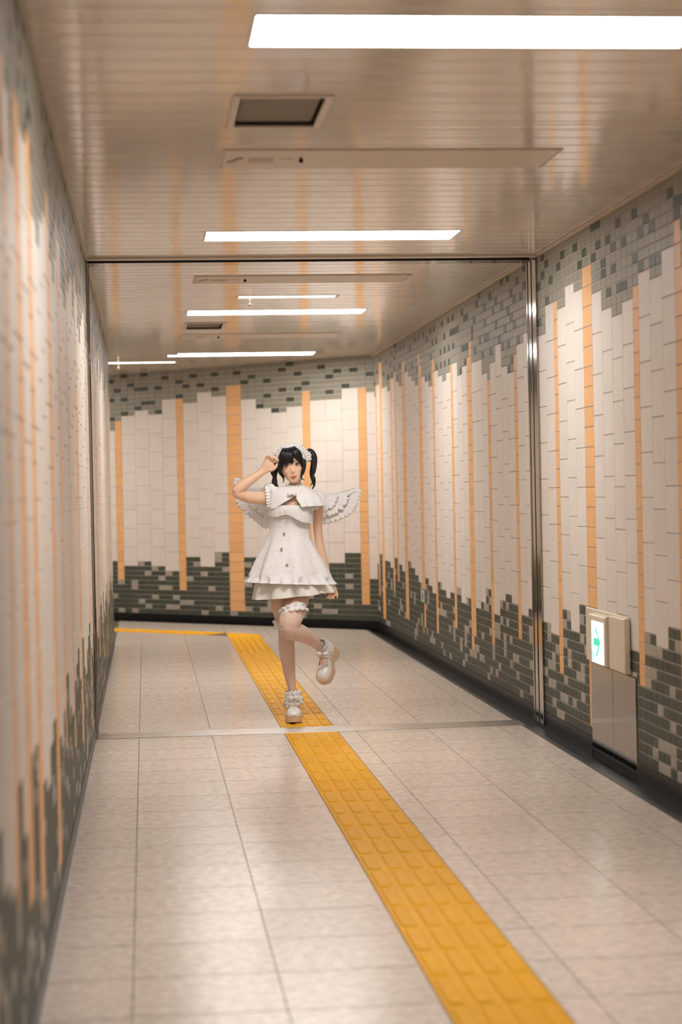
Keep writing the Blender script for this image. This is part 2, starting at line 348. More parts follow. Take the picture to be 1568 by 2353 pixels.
# thin angle where the ceiling meets the side walls
for nm, x0, x1, ya, yb in (('trim_5', XR-.022, XR, YB, FC.y), ('trim_6', XL, XL+.018, YB, YE)):
    t = MB()
    for a, c in ((ya, POST[0]-.06), (POST[1]+.06, yb)): t.box(x0, x1, a, c, H-.014, H-.002)
    t.build(nm, M['beige'], kind='structure')

# ------------------------------------------------------------------ floor
floor = MB().poly([(XL, YB), (FLOOR_XR, YB), (FLOOR_XR, 18.3), (1.0, 19.4), (-3.6, 24.0), (-6.6, 24.5), (-5.0, 19.5), (XL, YE)], -.08, -.005).build('floor', M['fgrout'], kind='structure')
SX0, SX1 = .7405, 1.0378                   # tactile strip
TR0, TR1 = 10.655, 10.895                  # floor track of the shutter
gx = [XL, -.061, .339, .7395]; spans = [(gx[i], gx[i+1]) for i in range(3)]+[(1.039, 1.139), (1.139, 1.539), (1.539, 1.939), (1.939, FLOOR_XR)]
SC = Vector((SX1, 18.16)); s_out = NF[0]*SC.x+NF[1]*SC.y; s_in = s_out-.297   # the strip's turn runs parallel to the far wall
fl_lim = far_d-.131
single, rest = [], MB()
def floor_poly(pts, near):
    if len(pts) < 3: return
    if near: single.append(pts)
    else: rest.poly(inset(pts, .0014, .0026), -.0055, 0)
def inset(pts, g, gy=None):
    cx = sum(p[0] for p in pts)/len(pts); cy = sum(p[1] for p in pts)/len(pts)
    x0 = min(p[0] for p in pts); x1 = max(p[0] for p in pts); y0 = min(p[1] for p in pts); y1 = max(p[1] for p in pts)
    fx = 1-2*g/max(x1-x0, .01); fy = 1-2*(gy or g)/max(y1-y0, .01)
    return [(cx+(p[0]-cx)*fx, cy+(p[1]-cy)*fy) for p in pts]
Y0 = 8.955
for kk in range(-40, 42):
    ya, yb = Y0+.4*kk, Y0+.4*(kk+1)
    if yb < YB: continue
    for xi, (xa, xb) in enumerate([(-6.461+.4*j, -6.061+.4*j) for j in range(15)]+spans):
        if xi < 15 and yb < YE-.3: continue
        ra = minus([(xa, xb, ya, yb)], (-9, 9, TR0, TR1))
        for x0, x1, y0, y1 in ra:
            if y1-y0 < .01 or x1-x0 < .01: continue
            pts = [(x0, y0), (x1, y0), (x1, y1), (x0, y1)]
            if x1 <= XL+.001: pts = clip(pts, (-.694, -.72), -.694*XL-.72*YE)   # beyond the near wall of the turn
            if x0 >= SX1:
                floor_poly(clip(pts, NF, fl_lim), 3.3 < y0 < 17.5); continue
            A = clip(pts, NF, s_in-.001)
            floor_poly(A, 3.3 < y0 < 17.5 and xi >= 15)
            B = clip(clip(pts, (-NF[0], -NF[1]), -(s_out+.001)), NF, fl_lim)
            floor_poly(B, False)
    # beyond the strip's outer side: the tiles lying in the strip's own column past the turn
    for x0, x1 in ((SX0, SX1),):
        pts = [(x0, ya), (x1, ya), (x1, yb), (x0, yb)]
        floor_poly(clip(clip(pts, (-NF[0], -NF[1]), -(s_out+.001)), NF, fl_lim), False)
single.sort(key=lambda p: sum(t[1] for t in p)/len(p))
fm = {}
for i, pts in enumerate(single):
    if i >= 300: rest.poly(inset(pts, .0014, .0026), -.0055, 0); continue
    x0, y0 = pts[0]; key = tuple((round(p[0]-x0, 3), round(p[1]-y0, 3)) for p in pts)
    if key not in fm:
        mb = MB().poly(inset([(p[0]-x0, p[1]-y0) for p in pts], .0014, .0026), -.0055, 0)
        me = bpy.data.meshes.new('floor_tile'); me.from_pydata([tuple(v) for v in mb.v], [], mb.f); me.materials.append(M['floor']); fm[key] = me
        bm = bmesh.new(); bm.from_mesh(me); bmesh.ops.recalc_face_normals(bm, faces=bm.faces); bm.to_mesh(me); bm.free()
    link('floor_tile', fm[key], floor, None, (x0, y0, 0))
rest.build('floor_tiles', M['floor'], floor, kind='stuff')

# ------------------------------------------------------------------ yellow tactile paving
strip = empty('tactile_paving', (SX0, 0, 0))
tag(strip, 'yellow ribbed tactile guide strip running down the beige floor and turning left', 'tactile paving')
bw, bl = .3, .3
def bar_mesh():
    mb = MB(); w0, l0, h0 = .021, .134, .005; ins = .006
    v = []; N = 5
    def outline(w_, l_):
        pts = []
        for s_ in (1, -1):
            for i in range(N+1):
                a = math.pi*i/N
                pts.append((w_*math.cos(a)*s_, s_*(l_-w_)+w_*math.sin(a)*s_))
        return pts
    A = outline(w0+.004, l0+.004); B = outline(w0-.002, l0-.002); n = len(A)
    mb.add([(p[0], p[1], 0) for p in A]+[(p[0], p[1], h0) for p in B], [(i, (i+1) % n, n+(i+1) % n, n+i) for i in range(n)]+[tuple(range(n, 2*n))])
    me = bpy.data.meshes.new('bar'); me.from_pydata([tuple(v) for v in mb.v], [], mb.f); me.materials.append(M['yellow']); return me
def plate_mesh(name, l_):
    mb = MB().bev(.0008, SX1-SX0-.0008, .0008, l_-.0008, -.0055, .0018, axis=2, sign=1, b=.0015)
    me = bpy.data.meshes.new(name); me.from_pydata([tuple(v) for v in mb.v], [], mb.f); me.materials.append(M['yellow'])
    bm = bmesh.new(); bm.from_mesh(me); bmesh.ops.recalc_face_normals(bm, faces=bm.faces); bm.to_mesh(me); bm.free(); return me
BM, PM = bar_mesh(), plate_mesh('block', .3)
def dots_mesh():
    mb = MB()
    for i in range(5):
        for j in range(5):
            cx, cy = .0297+i*.0594, .03+j*.06
            ring = [(cx+.011*math.cos(t*math.pi/4), cy+.011*math.sin(t*math.pi/4), .0018) for t in range(8)]
            top = [(cx+.0065*math.cos(t*math.pi/4), cy+.0065*math.sin(t*math.pi/4), .0068) for t in range(8)]
            mb.add(ring+top, [(t, (t+1) % 8, 8+(t+1) % 8, 8+t) for t in range(8)]+[tuple(range(8, 16))])
    me = bpy.data.meshes.new('dots'); me.from_pydata([tuple(v) for v in mb.v], [], mb.f); me.materials.append(M['yellow']); return me
DM = dots_mesh()
yk = 9.997-.3*23+.014
while yk < 17.7:
    if yk+.3 > TR0 and yk < TR1:
        for a, c in ((yk, TR0), (TR1, yk+.3)):
            if c-a > .02: link('block', plate_mesh('block', c-a), strip, None, (0, a, 0))
    else:
        blk = link('block', PM, strip, None, (0, yk, 0))
        if yk > 15.9: d_ = link('dots', DM, blk); d_['kind'] = 'stuff'
        else:
            for i in range(4): link('bar', BM, blk, None, (.0365+.0748*i, .150, .0018))
    yk += .3
b = MB()   # corner block and the arm that turns to the left
pts = clip([(SX0, yk), (SX1, yk), (SX1, 19.5), (SX0, 19.5)], NF, s_out)
MB().poly(inset([(p[0]-SX0, p[1]) for p in pts], .001), -.0055, .0018).build('corner_block', M['yellow'], strip)
t0 = (SX0-SC.x)/FD.x
for i in range(13):
    ua, ub = t0+.3*i, t0+.3*(i+1)
    A = SC+FD*ua; B = SC+FD*ub
    pts = [(A.x, A.y), (B.x, B.y), (B.x+FN.x*.297, B.y+FN.y*.297), (A.x+FN.x*.297, A.y+FN.y*.297)]
    if i == 0: pts = clip(pts+[], (1, 0), SX0)
    blk = MB().poly(inset([(p[0]-SX0, p[1]) for p in pts], .001), -.0055, .0018).build('block', M['yellow'], strip)
    for j in range(4):
        c = SC+FD*((ua+ub)/2)+FN*(.0365+.0748*j)
        if c.x < SX0-.05 or True:
            o = link('bar', BM, blk, None, (c.x-SX0, c.y, .0018)); o.rotation_euler = (0, 0, math.atan2(FD.y, FD.x)-math.pi/2)
# little wedge that completes the inner corner of the bend
pts = clip(clip([(SX0-.35, yk-.3), (SX0, yk-.3), (SX0, 19.), (SX0-.35, 19.)], NF, s_out), (-NF[0], -NF[1]), -s_in)

# ------------------------------------------------------------------ ceiling
ceiling = MB().poly([(XL-.1, YB), (XR+.1, YB), (XR+.1, 18.6), (1.0, 19.9), (-3.6, 24.4), (-7.0, 25.), (-5.4, 19.5), (XL-.1, YE)], H+.09, H+.12).build('ceiling', M['cdark'], kind='structure')
VENTS = [(.335, .62, 6.31, 6.80), (.345, .62, 14.70, 15.20)]
SLOT = (10.575, 10.955)
rects = []
k0 = int((YB-5.158)/.158)
for kk in range(k0, 77):
    rects.append((XL, XR, 5.158+.158*kk, 5.158+.158*(kk+1)))
for vx in VENTS: rects = minus(rects, vx)
rects = minus(rects, (-9, 9, SLOT[0], SLOT[1]))
polys = [[(x0, y0), (x1, y0), (x1, y1), (x0, y1)] for x0, x1, y0, y1 in rects if y0 < YE]
for kk in range(int((YE-5.158)/.158), 120):
    y0, y1 = 5.158+.158*kk, 5.158+.158*(kk+1)
    if y0 >= YE: polys.append([(-6.0, y0), (XR, y0), (XR, y1), (-6.0, y1)])
cn = 0
cm = {}
for pts in polys:
    pts = clip(pts, NF, far_d)
    if len(pts) < 3: continue
    if min(p[0] for p in pts) < XL-.01: pts = clip(pts, (-.694, -.72), -.694*XL-.72*YE)
    if len(pts) < 3 or max(p[1] for p in pts)-min(p[1] for p in pts) < .012: continue
    x0 = min(p[0] for p in pts); x1 = max(p[0] for p in pts); y0 = min(p[1] for p in pts); y1 = max(p[1] for p in pts)
    ip = inset(pts, .0035); n = len(ip)
    jp = inset(pts, .0075)
    v = [(p[0], p[1], H+.012) for p in ip]+[(p[0], p[1], H+.003) for p in ip]+[(p[0], p[1], H) for p in jp]
    fcs = [tuple(range(2*n, 3*n))]+[(q*n+i, q*n+(i+1) % n, (q+1)*n+(i+1) % n, (q+1)*n+i) for q in (0, 1) for i in range(n)]
    if y1 > 3.5 or y0 > 0: MB().add(v, fcs).build('ceiling_panel', M['ceil'], ceiling)
    else: MB().add(v, fcs).build('ceiling_panel', M['ceil'], ceiling)

# lights, vents and smoke-curtain housings in the ceiling
def frame(mb, x0, x1, y0, y1, z0, z1, t):
    mb.box(x0, x1, y0, y0+t, z0, z1); mb.box(x0, x1, y1-t, y1, z0, z1); mb.box(x0, x0+t, y0+t, y1-t, z0, z1); mb.box(x1-t, x1, y0+t, y1-t, z0, z1)
def ceiling_light(yc, label):
    x0, x1, y0, y1 = .330, 1.600, yc-.172, yc+.172
    o = empty('ceiling_light', ((x0+x1)/2, yc, H)); tag(o, label, 'ceiling light', 'wide panel lights along the passage ceiling')
    cx = (x0+x1)/2
    mb = MB(); frame(mb, x0-cx-.010, x1-cx+.010, -.182, .182, -.0022, .006, .010); mb.build('frame', M['beige'], o)
    mb = MB().box(x0-cx, x1-cx, -.172, .172, -.0014, .003); mb.build('diffuser', M['lamp'], o)
    if yc > 17:   # narrow lit end piece of the last light
        MB().box(x0-cx-.09, x0-cx-.004, .075, .172, -.0014, .003).build('end_diffuser', M['lamp'], o)
for yc, lab in ((5.42, 'brightest long ceiling light, nearest, cut by the top right of the photo'), (9.745, 'long ceiling light just before the dark shutter slot'), (13.87, 'long ceiling light beyond the shutter slot, before the small vent'), (18.05, 'last long ceiling light, close to the far tiled wall')):
    ceiling_light(yc, lab)
ceiling_light(0, 'added unseen light round the left turn to brighten the far wall, hidden behind the left wall')  # added lamp, out of view: lifts the far wall's brightness
tl_ = bpy.context.scene.objects[[o.name for o in bpy.data.objects if o.get('label', '').endswith('hidden behind the left wall')][0]]
tl_.location = (-1.9, 20.1, H); tl_.rotation_euler = (0, 0, math.atan2(.72, .694))
def small_light(x0, x1, yc, xc, label):
    o = empty('emergency_light', ((x0+x1)/2, yc, H)); tag(o, label, 'emergency light', 'short slim lights with a hanging ball switch')
    hx = (x1-x0)/2
    mb = MB(); frame(mb, -hx-.022, hx+.022, -.082, .082, -.0022, .006, .012); mb.build('frame', M['beige'], o)
    MB().box(-hx, hx, -.070, .070, -.0016, .003).build('diffuser', M['lamp2'], o)
    cd = empty('pull_cord', (xc-(x0+x1)/2, -.02, 0)); cd.parent = o
    v, fcs = lathe([(0, -.052), (.005, -.05), (.005, -.008)], 8); mesh_obj('cord', v, fcs, M['beige2'], cd, True)
    v, fcs = lathe([(0, -.064), (.006, -.063), (.0105, -.056), (.0105, -.050), (.006, -.044), (0, -.043)], 12); mesh_obj('ball', v, fcs, M['beige2'], cd, True)
def lathe(prof, n):
    v = []; fcs = []
    for rr, z in prof:
        for i in range(n): v.append((rr*math.cos(2*math.pi*i/n), rr*math.sin(2*math.pi*i/n), z))
    for j in range(len(prof)-1):
        for i in range(n): fcs.append((j*n+i, j*n+(i+1) % n, (j+1)*n+(i+1) % n, (j+1)*n+i))
    return v, fcs
small_light(.645, 1.285, 12.78, .715, 'short slim emergency light with hanging ball switch just beyond the shutter slot')
small_light(-.42, .317, 19.02, -.235, 'short slim emergency light with hanging ball switch at the left turn')
def vent(q, label):
    x0, x1, y0, y1 = q; cx, cy = (x0+x1)/2, (y0+y1)/2
    o = empty('ceiling_vent', (cx, cy, H)); tag(o, label, 'vent', 'recessed square ceiling vents')
    hx, hy = (x1-x0)/2, (y1-y0)/2
    mb = MB(); frame(mb, -hx-.022, hx+.022, -hy-.03, hy+.03, -.008, .004, .024); mb.build('frame', M['beige'], o)
    mb = MB(); frame(mb, -hx, hx, -hy, hy, -.002, .075, .003); mb.build('shaft', M['slot'], o)
    mb = MB().box(-hx+.012, hx-.012, -hy+.012, hy-.012, .012, .020)
    mb.build('plate', M['vent'], o)
    for i in range(9):
        yy_ = -hy+.03+i*(2*hy-.06)/8; MB().box(-hx+.014, hx-.014, yy_-.004, yy_+.004, .007, .013).build('louver', M['vent'], o)
vent(VENTS[0], 'recessed ceiling vent nearest, between the two nearest long lights'); vent(VENTS[1], 'small recessed ceiling vent beyond the shutter slot')
def housing(y0, y1, label):
    x0, x1 = .325, 1.615; cx = (x0+x1)/2; cy = (y0+y1)/2; hx = (x1-x0)/2; hy = (y1-y0)/2
    o = empty('smoke_curtain_housing', (cx, cy, H)); tag(o, label, 'ceiling housing', 'beige flush housings across the ceiling')
    mb = MB(); frame(mb, -hx-.010, hx+.010, -hy-.008, hy+.008, -.004, .006, .008); mb.build('edge_frame', M['beige'], o)
    MB().bev(-hx+.002, hx-.002, -hy+.002, hy-.003, -.0055, .006, axis=2, sign=-1, b=.002).build('cover', M['beige'], o)
    MB().box(-hx, hx, hy-.002, hy+.004, -.002, .007).build('gap', M['slot'], o)
    v, fcs = lathe([(0, -.023), (.005, -.0215), (.0085, -.0175), (.0095, -.013), (.0085, -.009), (.005, -.0055), (.005, -.004)], 16); mesh_obj('black_knob', v, fcs, M['hole'], o, True, None, (.628-cx, -.03, 0))
    mk = MB()   # faded, unreadable print: a two-stroke mark and a row of characters
    for ox, oy in ((.360, .03), (.386, -.03)):
        pts = [(ox-cx+.020*math.cos(t*math.pi/5), oy+.030*math.sin(t*math.pi/5)-.9*.02*math.cos(t*math.pi/5)) for t in range(10)]
        mk.poly(pts, -.0062, -.0054)
    mk.build('print_mark', M['ink'], o)
    tx = MB(); rn = random.Random(3)
    for i in range(6):
        bx = .425-cx+i*.0165
        for kx in range(3): tx.box(bx+.001, bx+.0125, -.045+.04*kx, -.036+.04*kx, -.0062, -.0054)
        for kx in (rn.choice((0, 1, 2)), 3): tx.box(bx+.001+.0035*kx, bx+.0028+.0035*kx, -.045, .044, -.0062, -.0054)
    tx.build('print_line', M['ink'], o)
    MB().box(.545-cx, .600-cx, -.034, -.028, -.0062, -.0054).build('print_dash', M['ink'], o)
housing(7.29, 7.69, 'beige flush ceiling housing with faded print, right behind the nearest vent')
housing(11.52, 11.90, 'beige flush ceiling housing with faded print, just beyond the dark shutter slot')
housing(15.72, 16.15, 'beige flush ceiling housing with faded print, farthest, beside the small vent')

# ------------------------------------------------------------------ stainless shutter track round floor, walls and ceiling
sh = empty('shutter_track', (.95, 10.77, 0)); tag(sh, 'stainless steel shutter track framing the passage across floor, walls and ceiling', 'shutter track')
def at(o, x=.95, y=10.77, z=0): o.location = (-x, -y, -z); return o
ft = empty('floor_rail'); ft.parent = sh
for a, c in ((TR0+.001, 10.722), (10.727, 10.767), (10.779, 10.822), (10.827, TR1-.001)):
    at(MB().bev(XL+.008, FLOOR_XR+.02, a, c, -.02, .0035, axis=2, sign=1, b=.0015).build('rail_strip', M['steel'], ft))
at(MB().box(XL+.008, FLOOR_XR+.02, TR0, TR1, -.03, -.006).build('rail_groove', M['slot'], ft))
for nm, xw, s_ in (('guide_post', XR, -1), ('guide_post', XL, 1)):
    gp = empty(nm); gp.parent = sh
    def bx(d0, d1): return (xw+s_*d1, xw+s_*d0) if s_ < 0 else (xw+s_*d0, xw+s_*d1)
    for a, c, dd in ((10.632, 10.660, .014), (10.662, 10.752, .010), (10.784, 10.868, .010), (10.870, 10.898, .014)):
        x0, x1 = bx(-.02, dd); at(MB().bev(x0, x1, a, c, 0, H-.012, axis=0, sign=s_, b=.002).build('post_strip', M['post'], gp))
    x0, x1 = bx(-.03, .002); at(MB().box(x0, x1, 10.740, 10.800, 0, H-.012).build('post_groove', M['slot'], gp))
cs = empty('ceiling_slot'); cs.parent = sh
at(MB().bev(XL+.01, XR-.012, 10.578, 10.640, H-.012, H+.03, axis=2, sign=-1, b=.002).build('slot_lip', M['beige'], cs))
at(MB().bev(XL+.01, XR-.012, 10.800, 10.950, H-.006, H+.03, axis=2, sign=-1, b=.002).build('slot_lip', M['steelm'], cs))
at(MB().box(XL+.01, XR-.012, 10.640, 10.800, H+.05, H+.08).build('slot_depth', M['slot'], cs))
at(MB().box(XL+.01, XR-.012, 10.794, 10.800, H-.006, H+.06).build('slot_cheek', M['slot'], cs))

# ------------------------------------------------------------------ exit sign, stainless panels
sg = empty('exit_sign', (XR, 9.1, .46)); tag(sg, 'lit white exit sign with green right-pointing arrow on ivory box, above stainless panels', 'exit sign')
def sgp(name, mb, m_, par=None):
    o = mb.build(name, M[m_]); o.parent = par or sg
    o.location = (-XR, -9.1, -.46) if par is None else (0, 0, 0)
    return o
sgp('back_plate', MB().bev(2.199, XR+.01, 8.69, 9.555, .462, .728, axis=0, sign=-1, b=.004), 'beige2')
lb = sgp('lamp_box', MB().bev(2.160, 2.2, 8.985, 9.325, .472, .712, axis=0, sign=-1, b=.008), 'beige2')
face = sgp('sign_face', MB().bev(2.1565, 2.161, 9.015, 9.250, .479, .680, axis=0, sign=-1, b=.001), 'signlit', lb)
def arrow_pts(pts):   # (Y, Z) outline on the sign face
    return MB().add([(2.1555, y_, z_) for y_, z_ in pts]+[(2.1566, y_, z_) for y_, z_ in pts], [tuple(range(len(pts))), tuple(range(2*len(pts)-1, len(pts)-1, -1))]+[(i, (i+1) % len(pts), len(pts)+(i+1) % len(pts), len(pts)+i) for i in range(len(pts))])
sgp('arrow', arrow_pts([(9.186, .650), (9.152, .650), (9.068, .582), (9.134, .514), (9.164, .514), (9.108, .564), (9.205, .564), (9.205, .600), (9.112, .600)]), 'signgreen', lb)
sgp('reflection_patch', arrow_pts([(9.245, .485), (9.195, .485), (9.175, .50), (9.195, .535), (9.245, .545)]), 'signpale', lb)  # faint green reflection on the sign face, painted as a patch
sgp('side_box', MB().bev(2.176, 2.2, 8.672, 8.975, .467, .722, axis=0, sign=-1, b=.005), 'beige2')
sp = empty('stainless_panel', (XR, 9.03, 0)); tag(sp, 'pair of tall polished stainless panels set in the tiles under the lit exit sign', 'panel')
def spp(name, mb, m_):
    o = mb.build(name, M[m_], sp); o.location = (-XR, -9.03, 0); return o
spp('recess', MB().box(XR-.0035, XR-.0005, PANEL[0], PANEL[1], -.02, .459), 'slot')
spp('panel', MB().bev(XR-.007, XR-.003, 8.592, 9.028, .022, .457, axis=0, sign=-1, b=.002), 'steelm')
spp('panel', MB().bev(XR-.007, XR-.003, 9.032, 9.474, .022, .457, axis=0, sign=-1, b=.002), 'steelm')
sg2 = empty('floor_exit_sign', (XR, 15.3, .48)); tag(sg2, 'tiny pale green exit sign low on the far right wall, interrupting an orange stripe', 'exit sign')
o = MB().bev(-.016, .01, -.10, .10, -.055, .06, axis=0, sign=-1, b=.004).build('plate', M['sage'], sg2)
o = MB().bev(-.0185, -.015, -.088, .088, -.043, .048, axis=0, sign=-1, b=.001).build('sign_face', M['signpale2'] if 'signpale2' in M else mat('pale_sign_face', (.50, .56, .46), .4), sg2)
o = MB().box(-.0195, -.018, -.03, .02, -.02, .02).build('mark', mat('dull_green', (.05, .14, .09), .5), sg2)

# ------------------------------------------------------------------ the person
PY = 11.25; KU = 1/392.5
def fig(px, py, d=0.):
    """figure drawing-board units (2.55 mm) -> metres; d is the depth away from the viewer"""
    a, b = px-672, 1655-py
    s = 1+d/PY
    x = (.8295+(a+.0201*b)*KU)*s; z = CAM_H+((b-.0201*a)*KU-CAM_H)*s
    return Vector((x, PY+d, z))
def cr(p0, p1, p2, p3, t):
    return .5*((2*p1)+(-p0+p2)*t+(2*p0-5*p1+4*p2-p3)*t*t+(-p0+3*p1-3*p2+p3)*t**3)
def dense(seq, n):
    out = []
    for i in range(len(seq)-1):
        p0 = seq[max(i-1, 0)]; p1 = seq[i]; p2 = seq[i+1]; p3 = seq[min(i+2, len(seq)-1)]
        for k in range(n): out.append(cr(p0, p1, p2, p3, k/n))
    out.append(seq[-1]); return out
def tube(pts, ra, rb=None, segs=14, n=4, ref=None, mod=None):
    """smooth closed tube through pts; ra in the drawing plane, rb in depth"""
    rb = rb or ra
    P_ = dense([Vector(p) for p in pts], n); A = dense(list(ra), n); B = dense(list(rb), n)
    v, fcs = [], []
    prev = None
    for i, c in enumerate(P_):
        t = (P_[min(i+1, len(P_)-1)]-P_[max(i-1, 0)]).normalized()
        rf = Vector(ref) if ref is not None else Vector((0, 1, 0))
        bdir = rf-t*rf.dot(t)
        if bdir.length < .25:
            rf = Vector((1, 0, 0)) if prev is None else prev; bdir = rf-t*rf.dot(t)
        bdir.normalize()
        if prev is not None and bdir.dot(prev) < 0 and ref is None: bdir = -bdir
        prev = bdir; adir = bdir.cross(t)
        for k in range(segs):
            an = 2*math.pi*k/segs; mm = 1 if mod is None else mod(i/(len(P_)-1), an)
            v.append(c+adir*(A[i]*math.cos(an)*mm)+bdir*(B[i]*math.sin(an)*mm))
    m_ = len(P_)
    for i in range(m_-1):
        for k in range(segs): fcs.append((i*segs+k, i*segs+(k+1) % segs, (i+1)*segs+(k+1) % segs, (i+1)*segs+k))
    t0_ = (P_[0]-P_[1]).normalized(); t1_ = (P_[-1]-P_[-2]).normalized()
    v.append(P_[0]+t0_*min(A[0], B[0])*.55); v.append(P_[-1]+t1_*min(A[-1], B[-1])*.55)
    for k in range(segs):
        fcs.append((len(v)-2, (k+1) % segs, k)); fcs.append((len(v)-1, (m_-1)*segs+k, (m_-1)*segs+(k+1) % segs))
    return v, fcs
def px(*a): return [q*KU for q in a]
person = empty('person', (fig(676, 1655).x, PY, 0))
tag(person, 'person in white frilled dress with feather wings, one leg bent back, hand raised to head', 'person')
PO = person.location.copy()
def ppart(name, v, fcs, m_, par=None, smooth=True):
    mb = MB().add([Vector(q)-PO for q in v], fcs)
    return mb.build(name, M[m_] if isinstance(m_, str) else m_, par or person, smooth)

# frames of the two shoes: y along the foot, z up through the sole
MS = Matrix.Translation((fig(675.5, 1655, -.10).x, PY-.085, .0074)) @ Matrix.Rotation(math.pi, 4, 'Z') @ Matrix.Rotation(-.06, 4, 'Z')
F_ = Vector((-.36, -.42, -.83)).normalized(); U_ = Vector((-.58, -.70, .42)); U_ = (U_-F_*U_.dot(F_)).normalized(); X_ = F_.cross(U_)
MR = Matrix((X_, F_, U_)).transposed().to_4x4()
MR.translation = fig(746, 1489, .10)-(MR.to_3x3()@Vector((0, -.058, .118)))
body = MB()
def add(pts, ra, rb=None, **k): body.add(*tube([fig(*p) for p in pts], px(*ra), px(*rb) if rb else None, **k))
# trunk and neck
add([(664, 1352, 0), (665, 1330, 0), (665, 1300, 0), (666, 1262, 0), (667, 1225, 0), (667, 1190, -.005), (668, 1162, -.012), (670, 1142, -.005), (673, 1130, 0), (677, 1119, .005), (679, 1108, .0), (678, 1096, -.01)],
    [36, 46, 48, 42, 37, 41, 46, 46, 32, 17, 14, 13.5], [30, 35, 36, 31, 28, 31, 35, 28, 20, 15, 13.5, 13.5], segs=24)
for bx_, by_ in ((650, 1168), (688, 1168)):
    add([(bx_, by_+12, -.04), (bx_, by_-6, -.045)], [15, 14], [13, 12], segs=14)
# raised right arm (left in the photograph)
add([(640, 1142, .0), (622, 1143, -.01), (604, 1145, -.03), (575, 1143, -.07), (550, 1136, -.105), (541, 1130, -.115)], [16, 16.5, 15.5, 13, 12, 11], segs=16)
add([(541, 1131, -.115), (550, 1121, -.115), (572, 1105, -.11), (590, 1093, -.105), (604, 1083, -.10)], [11, 13, 11.5, 9.5, 8.3], segs=16)
# right palm, curled fingers, thumb
add([(603, 1084, -.10), (610, 1077, -.10), (617, 1069, -.102), (622, 1062, -.104)], [8.5, 12, 13.5, 12], [6, 6.5, 6.5, 5.5], segs=16)
def finger(pts, r_): body.add(*tube([fig(*p) for p in pts], px(*[q*.86 for q in r_]), None, segs=10, n=3))
finger([(612, 1062, -.098), (611, 1055, -.108), (614, 1048, -.118), (618, 1048, -.128)], [3.9, 3.6, 3.3, 2.7])          # little finger
finger([(617, 1060, -.102), (619, 1051, -.116), (624, 1050, -.132), (626, 1056, -.138)], [4.2, 3.9, 3.5, 2.8])
finger([(622, 1060, -.104), (626, 1051, -.118), (632, 1051, -.130), (634, 1058, -.134)], [4.3, 4.0, 3.6, 2.9])
finger([(627, 1062, -.104), (632, 1054, -.112), (637, 1055, -.118), (638.5, 1061, -.12)], [4.2, 3.9, 3.5, 2.9])          # index
finger([(618, 1080, -.104), (627, 1079, -.112), (634, 1073, -.118), (637, 1066, -.120)], [5.6, 4.8, 4.1, 3.2])           # thumb
# lowered left arm
add([(712, 1140, .0), (726, 1148, .01), (731, 1168, .025), (730, 1205, .045), (733, 1240, .055), (738, 1268, .055), (747, 1305, .05), (755, 1332, .045), (758, 1342, .04)],
    [16, 15.5, 12.5, 11, 10, 11, 10, 7.8, 7.2], segs=16)
add([(757, 1339, .04), (761, 1347, .037), (765, 1355, .033), (767, 1361, .03)], [7, 9.5, 10, 9], [6, 6.5, 6.5, 5.5], segs=14)
finger([(771, 1357, .03), (775, 1363, .026), (776, 1368, .02), (775, 1374, .016)], [3.5, 3.2, 3.0, 2.5])
finger([(767, 1360, .028), (769.5, 1367, .016), (767, 1374, .004), (763, 1376, .002)], [3.5, 3.2, 3.0, 2.5])
finger([(762, 1361, .028), (763, 1368, .014), (760, 1375, .002), (756, 1376, .002)], [3.4, 3.2, 3.0, 2.5])
finger([(757, 1360, .028), (757, 1367, .014), (753.5, 1373, .004), (749.5, 1373, .004)], [3.2, 3.0, 2.8, 2.4])
finger([(759, 1350, .03), (752, 1355, .014), (748, 1361, .006), (748, 1366, .004)], [4.2, 3.8, 3.3, 2.7])                  # thumb
# standing leg
add([(653, 1325, .0), (648, 1355, .0), (645, 1385, .0), (650, 1415, .0), (655, 1437, -.005), (657, 1455, .0), (658.5, 1480, .012), (661, 1511, .012), (666.5, 1555, .008), (671.5, 1584, .0), (673, 1604, .0), (674, 1618, .0)],
    [28, 25, 22.5, 20, 18, 17.5, 18.8, 17.3, 12.5, 9, 9.3, 10], [30, 28, 26, 22, 19, 19, 20, 18, 13, 10.5, 11, 11], segs=18)
FOOT = [(0, -.060, .118), (0, -.050, .095), (0, -.010, .088), (0, .030, .068), (0, .075, .058)]
body.add(*tube([MS@Vector(q) for q in FOOT], [.024, .027, .028, .032, .030], [.024, .024, .020, .014, .010], segs=12, ref=(0, 0, 1)))
# raised leg: thigh forward, shin swung back
add([(684, 1325, -.0), (685, 1355, -.03), (683, 1382, -.07), (674, 1408, -.125), (666, 1430, -.17), (663, 1441, -.17)], [30, 28, 25.5, 26, 24.5, 22], [30, 27, 25, 24, 23, 21], segs=18)
add([(662, 1437, -.175), (669, 1448, -.165), (688, 1454, -.10), (707, 1464, -.03), (724, 1477, .05), (734, 1486, .095), (741, 1493, .11)], [22.5, 22, 20.5, 17, 12, 10.5, 10.5], [21, 21, 20, 17, 12, 10.5, 10], segs=18)
body.add(*tube([MR@Vector(q) for q in FOOT], [.024, .027, .028, .032, .030], [.024, .024, .020, .014, .010], segs=12, ref=tuple(U_)))

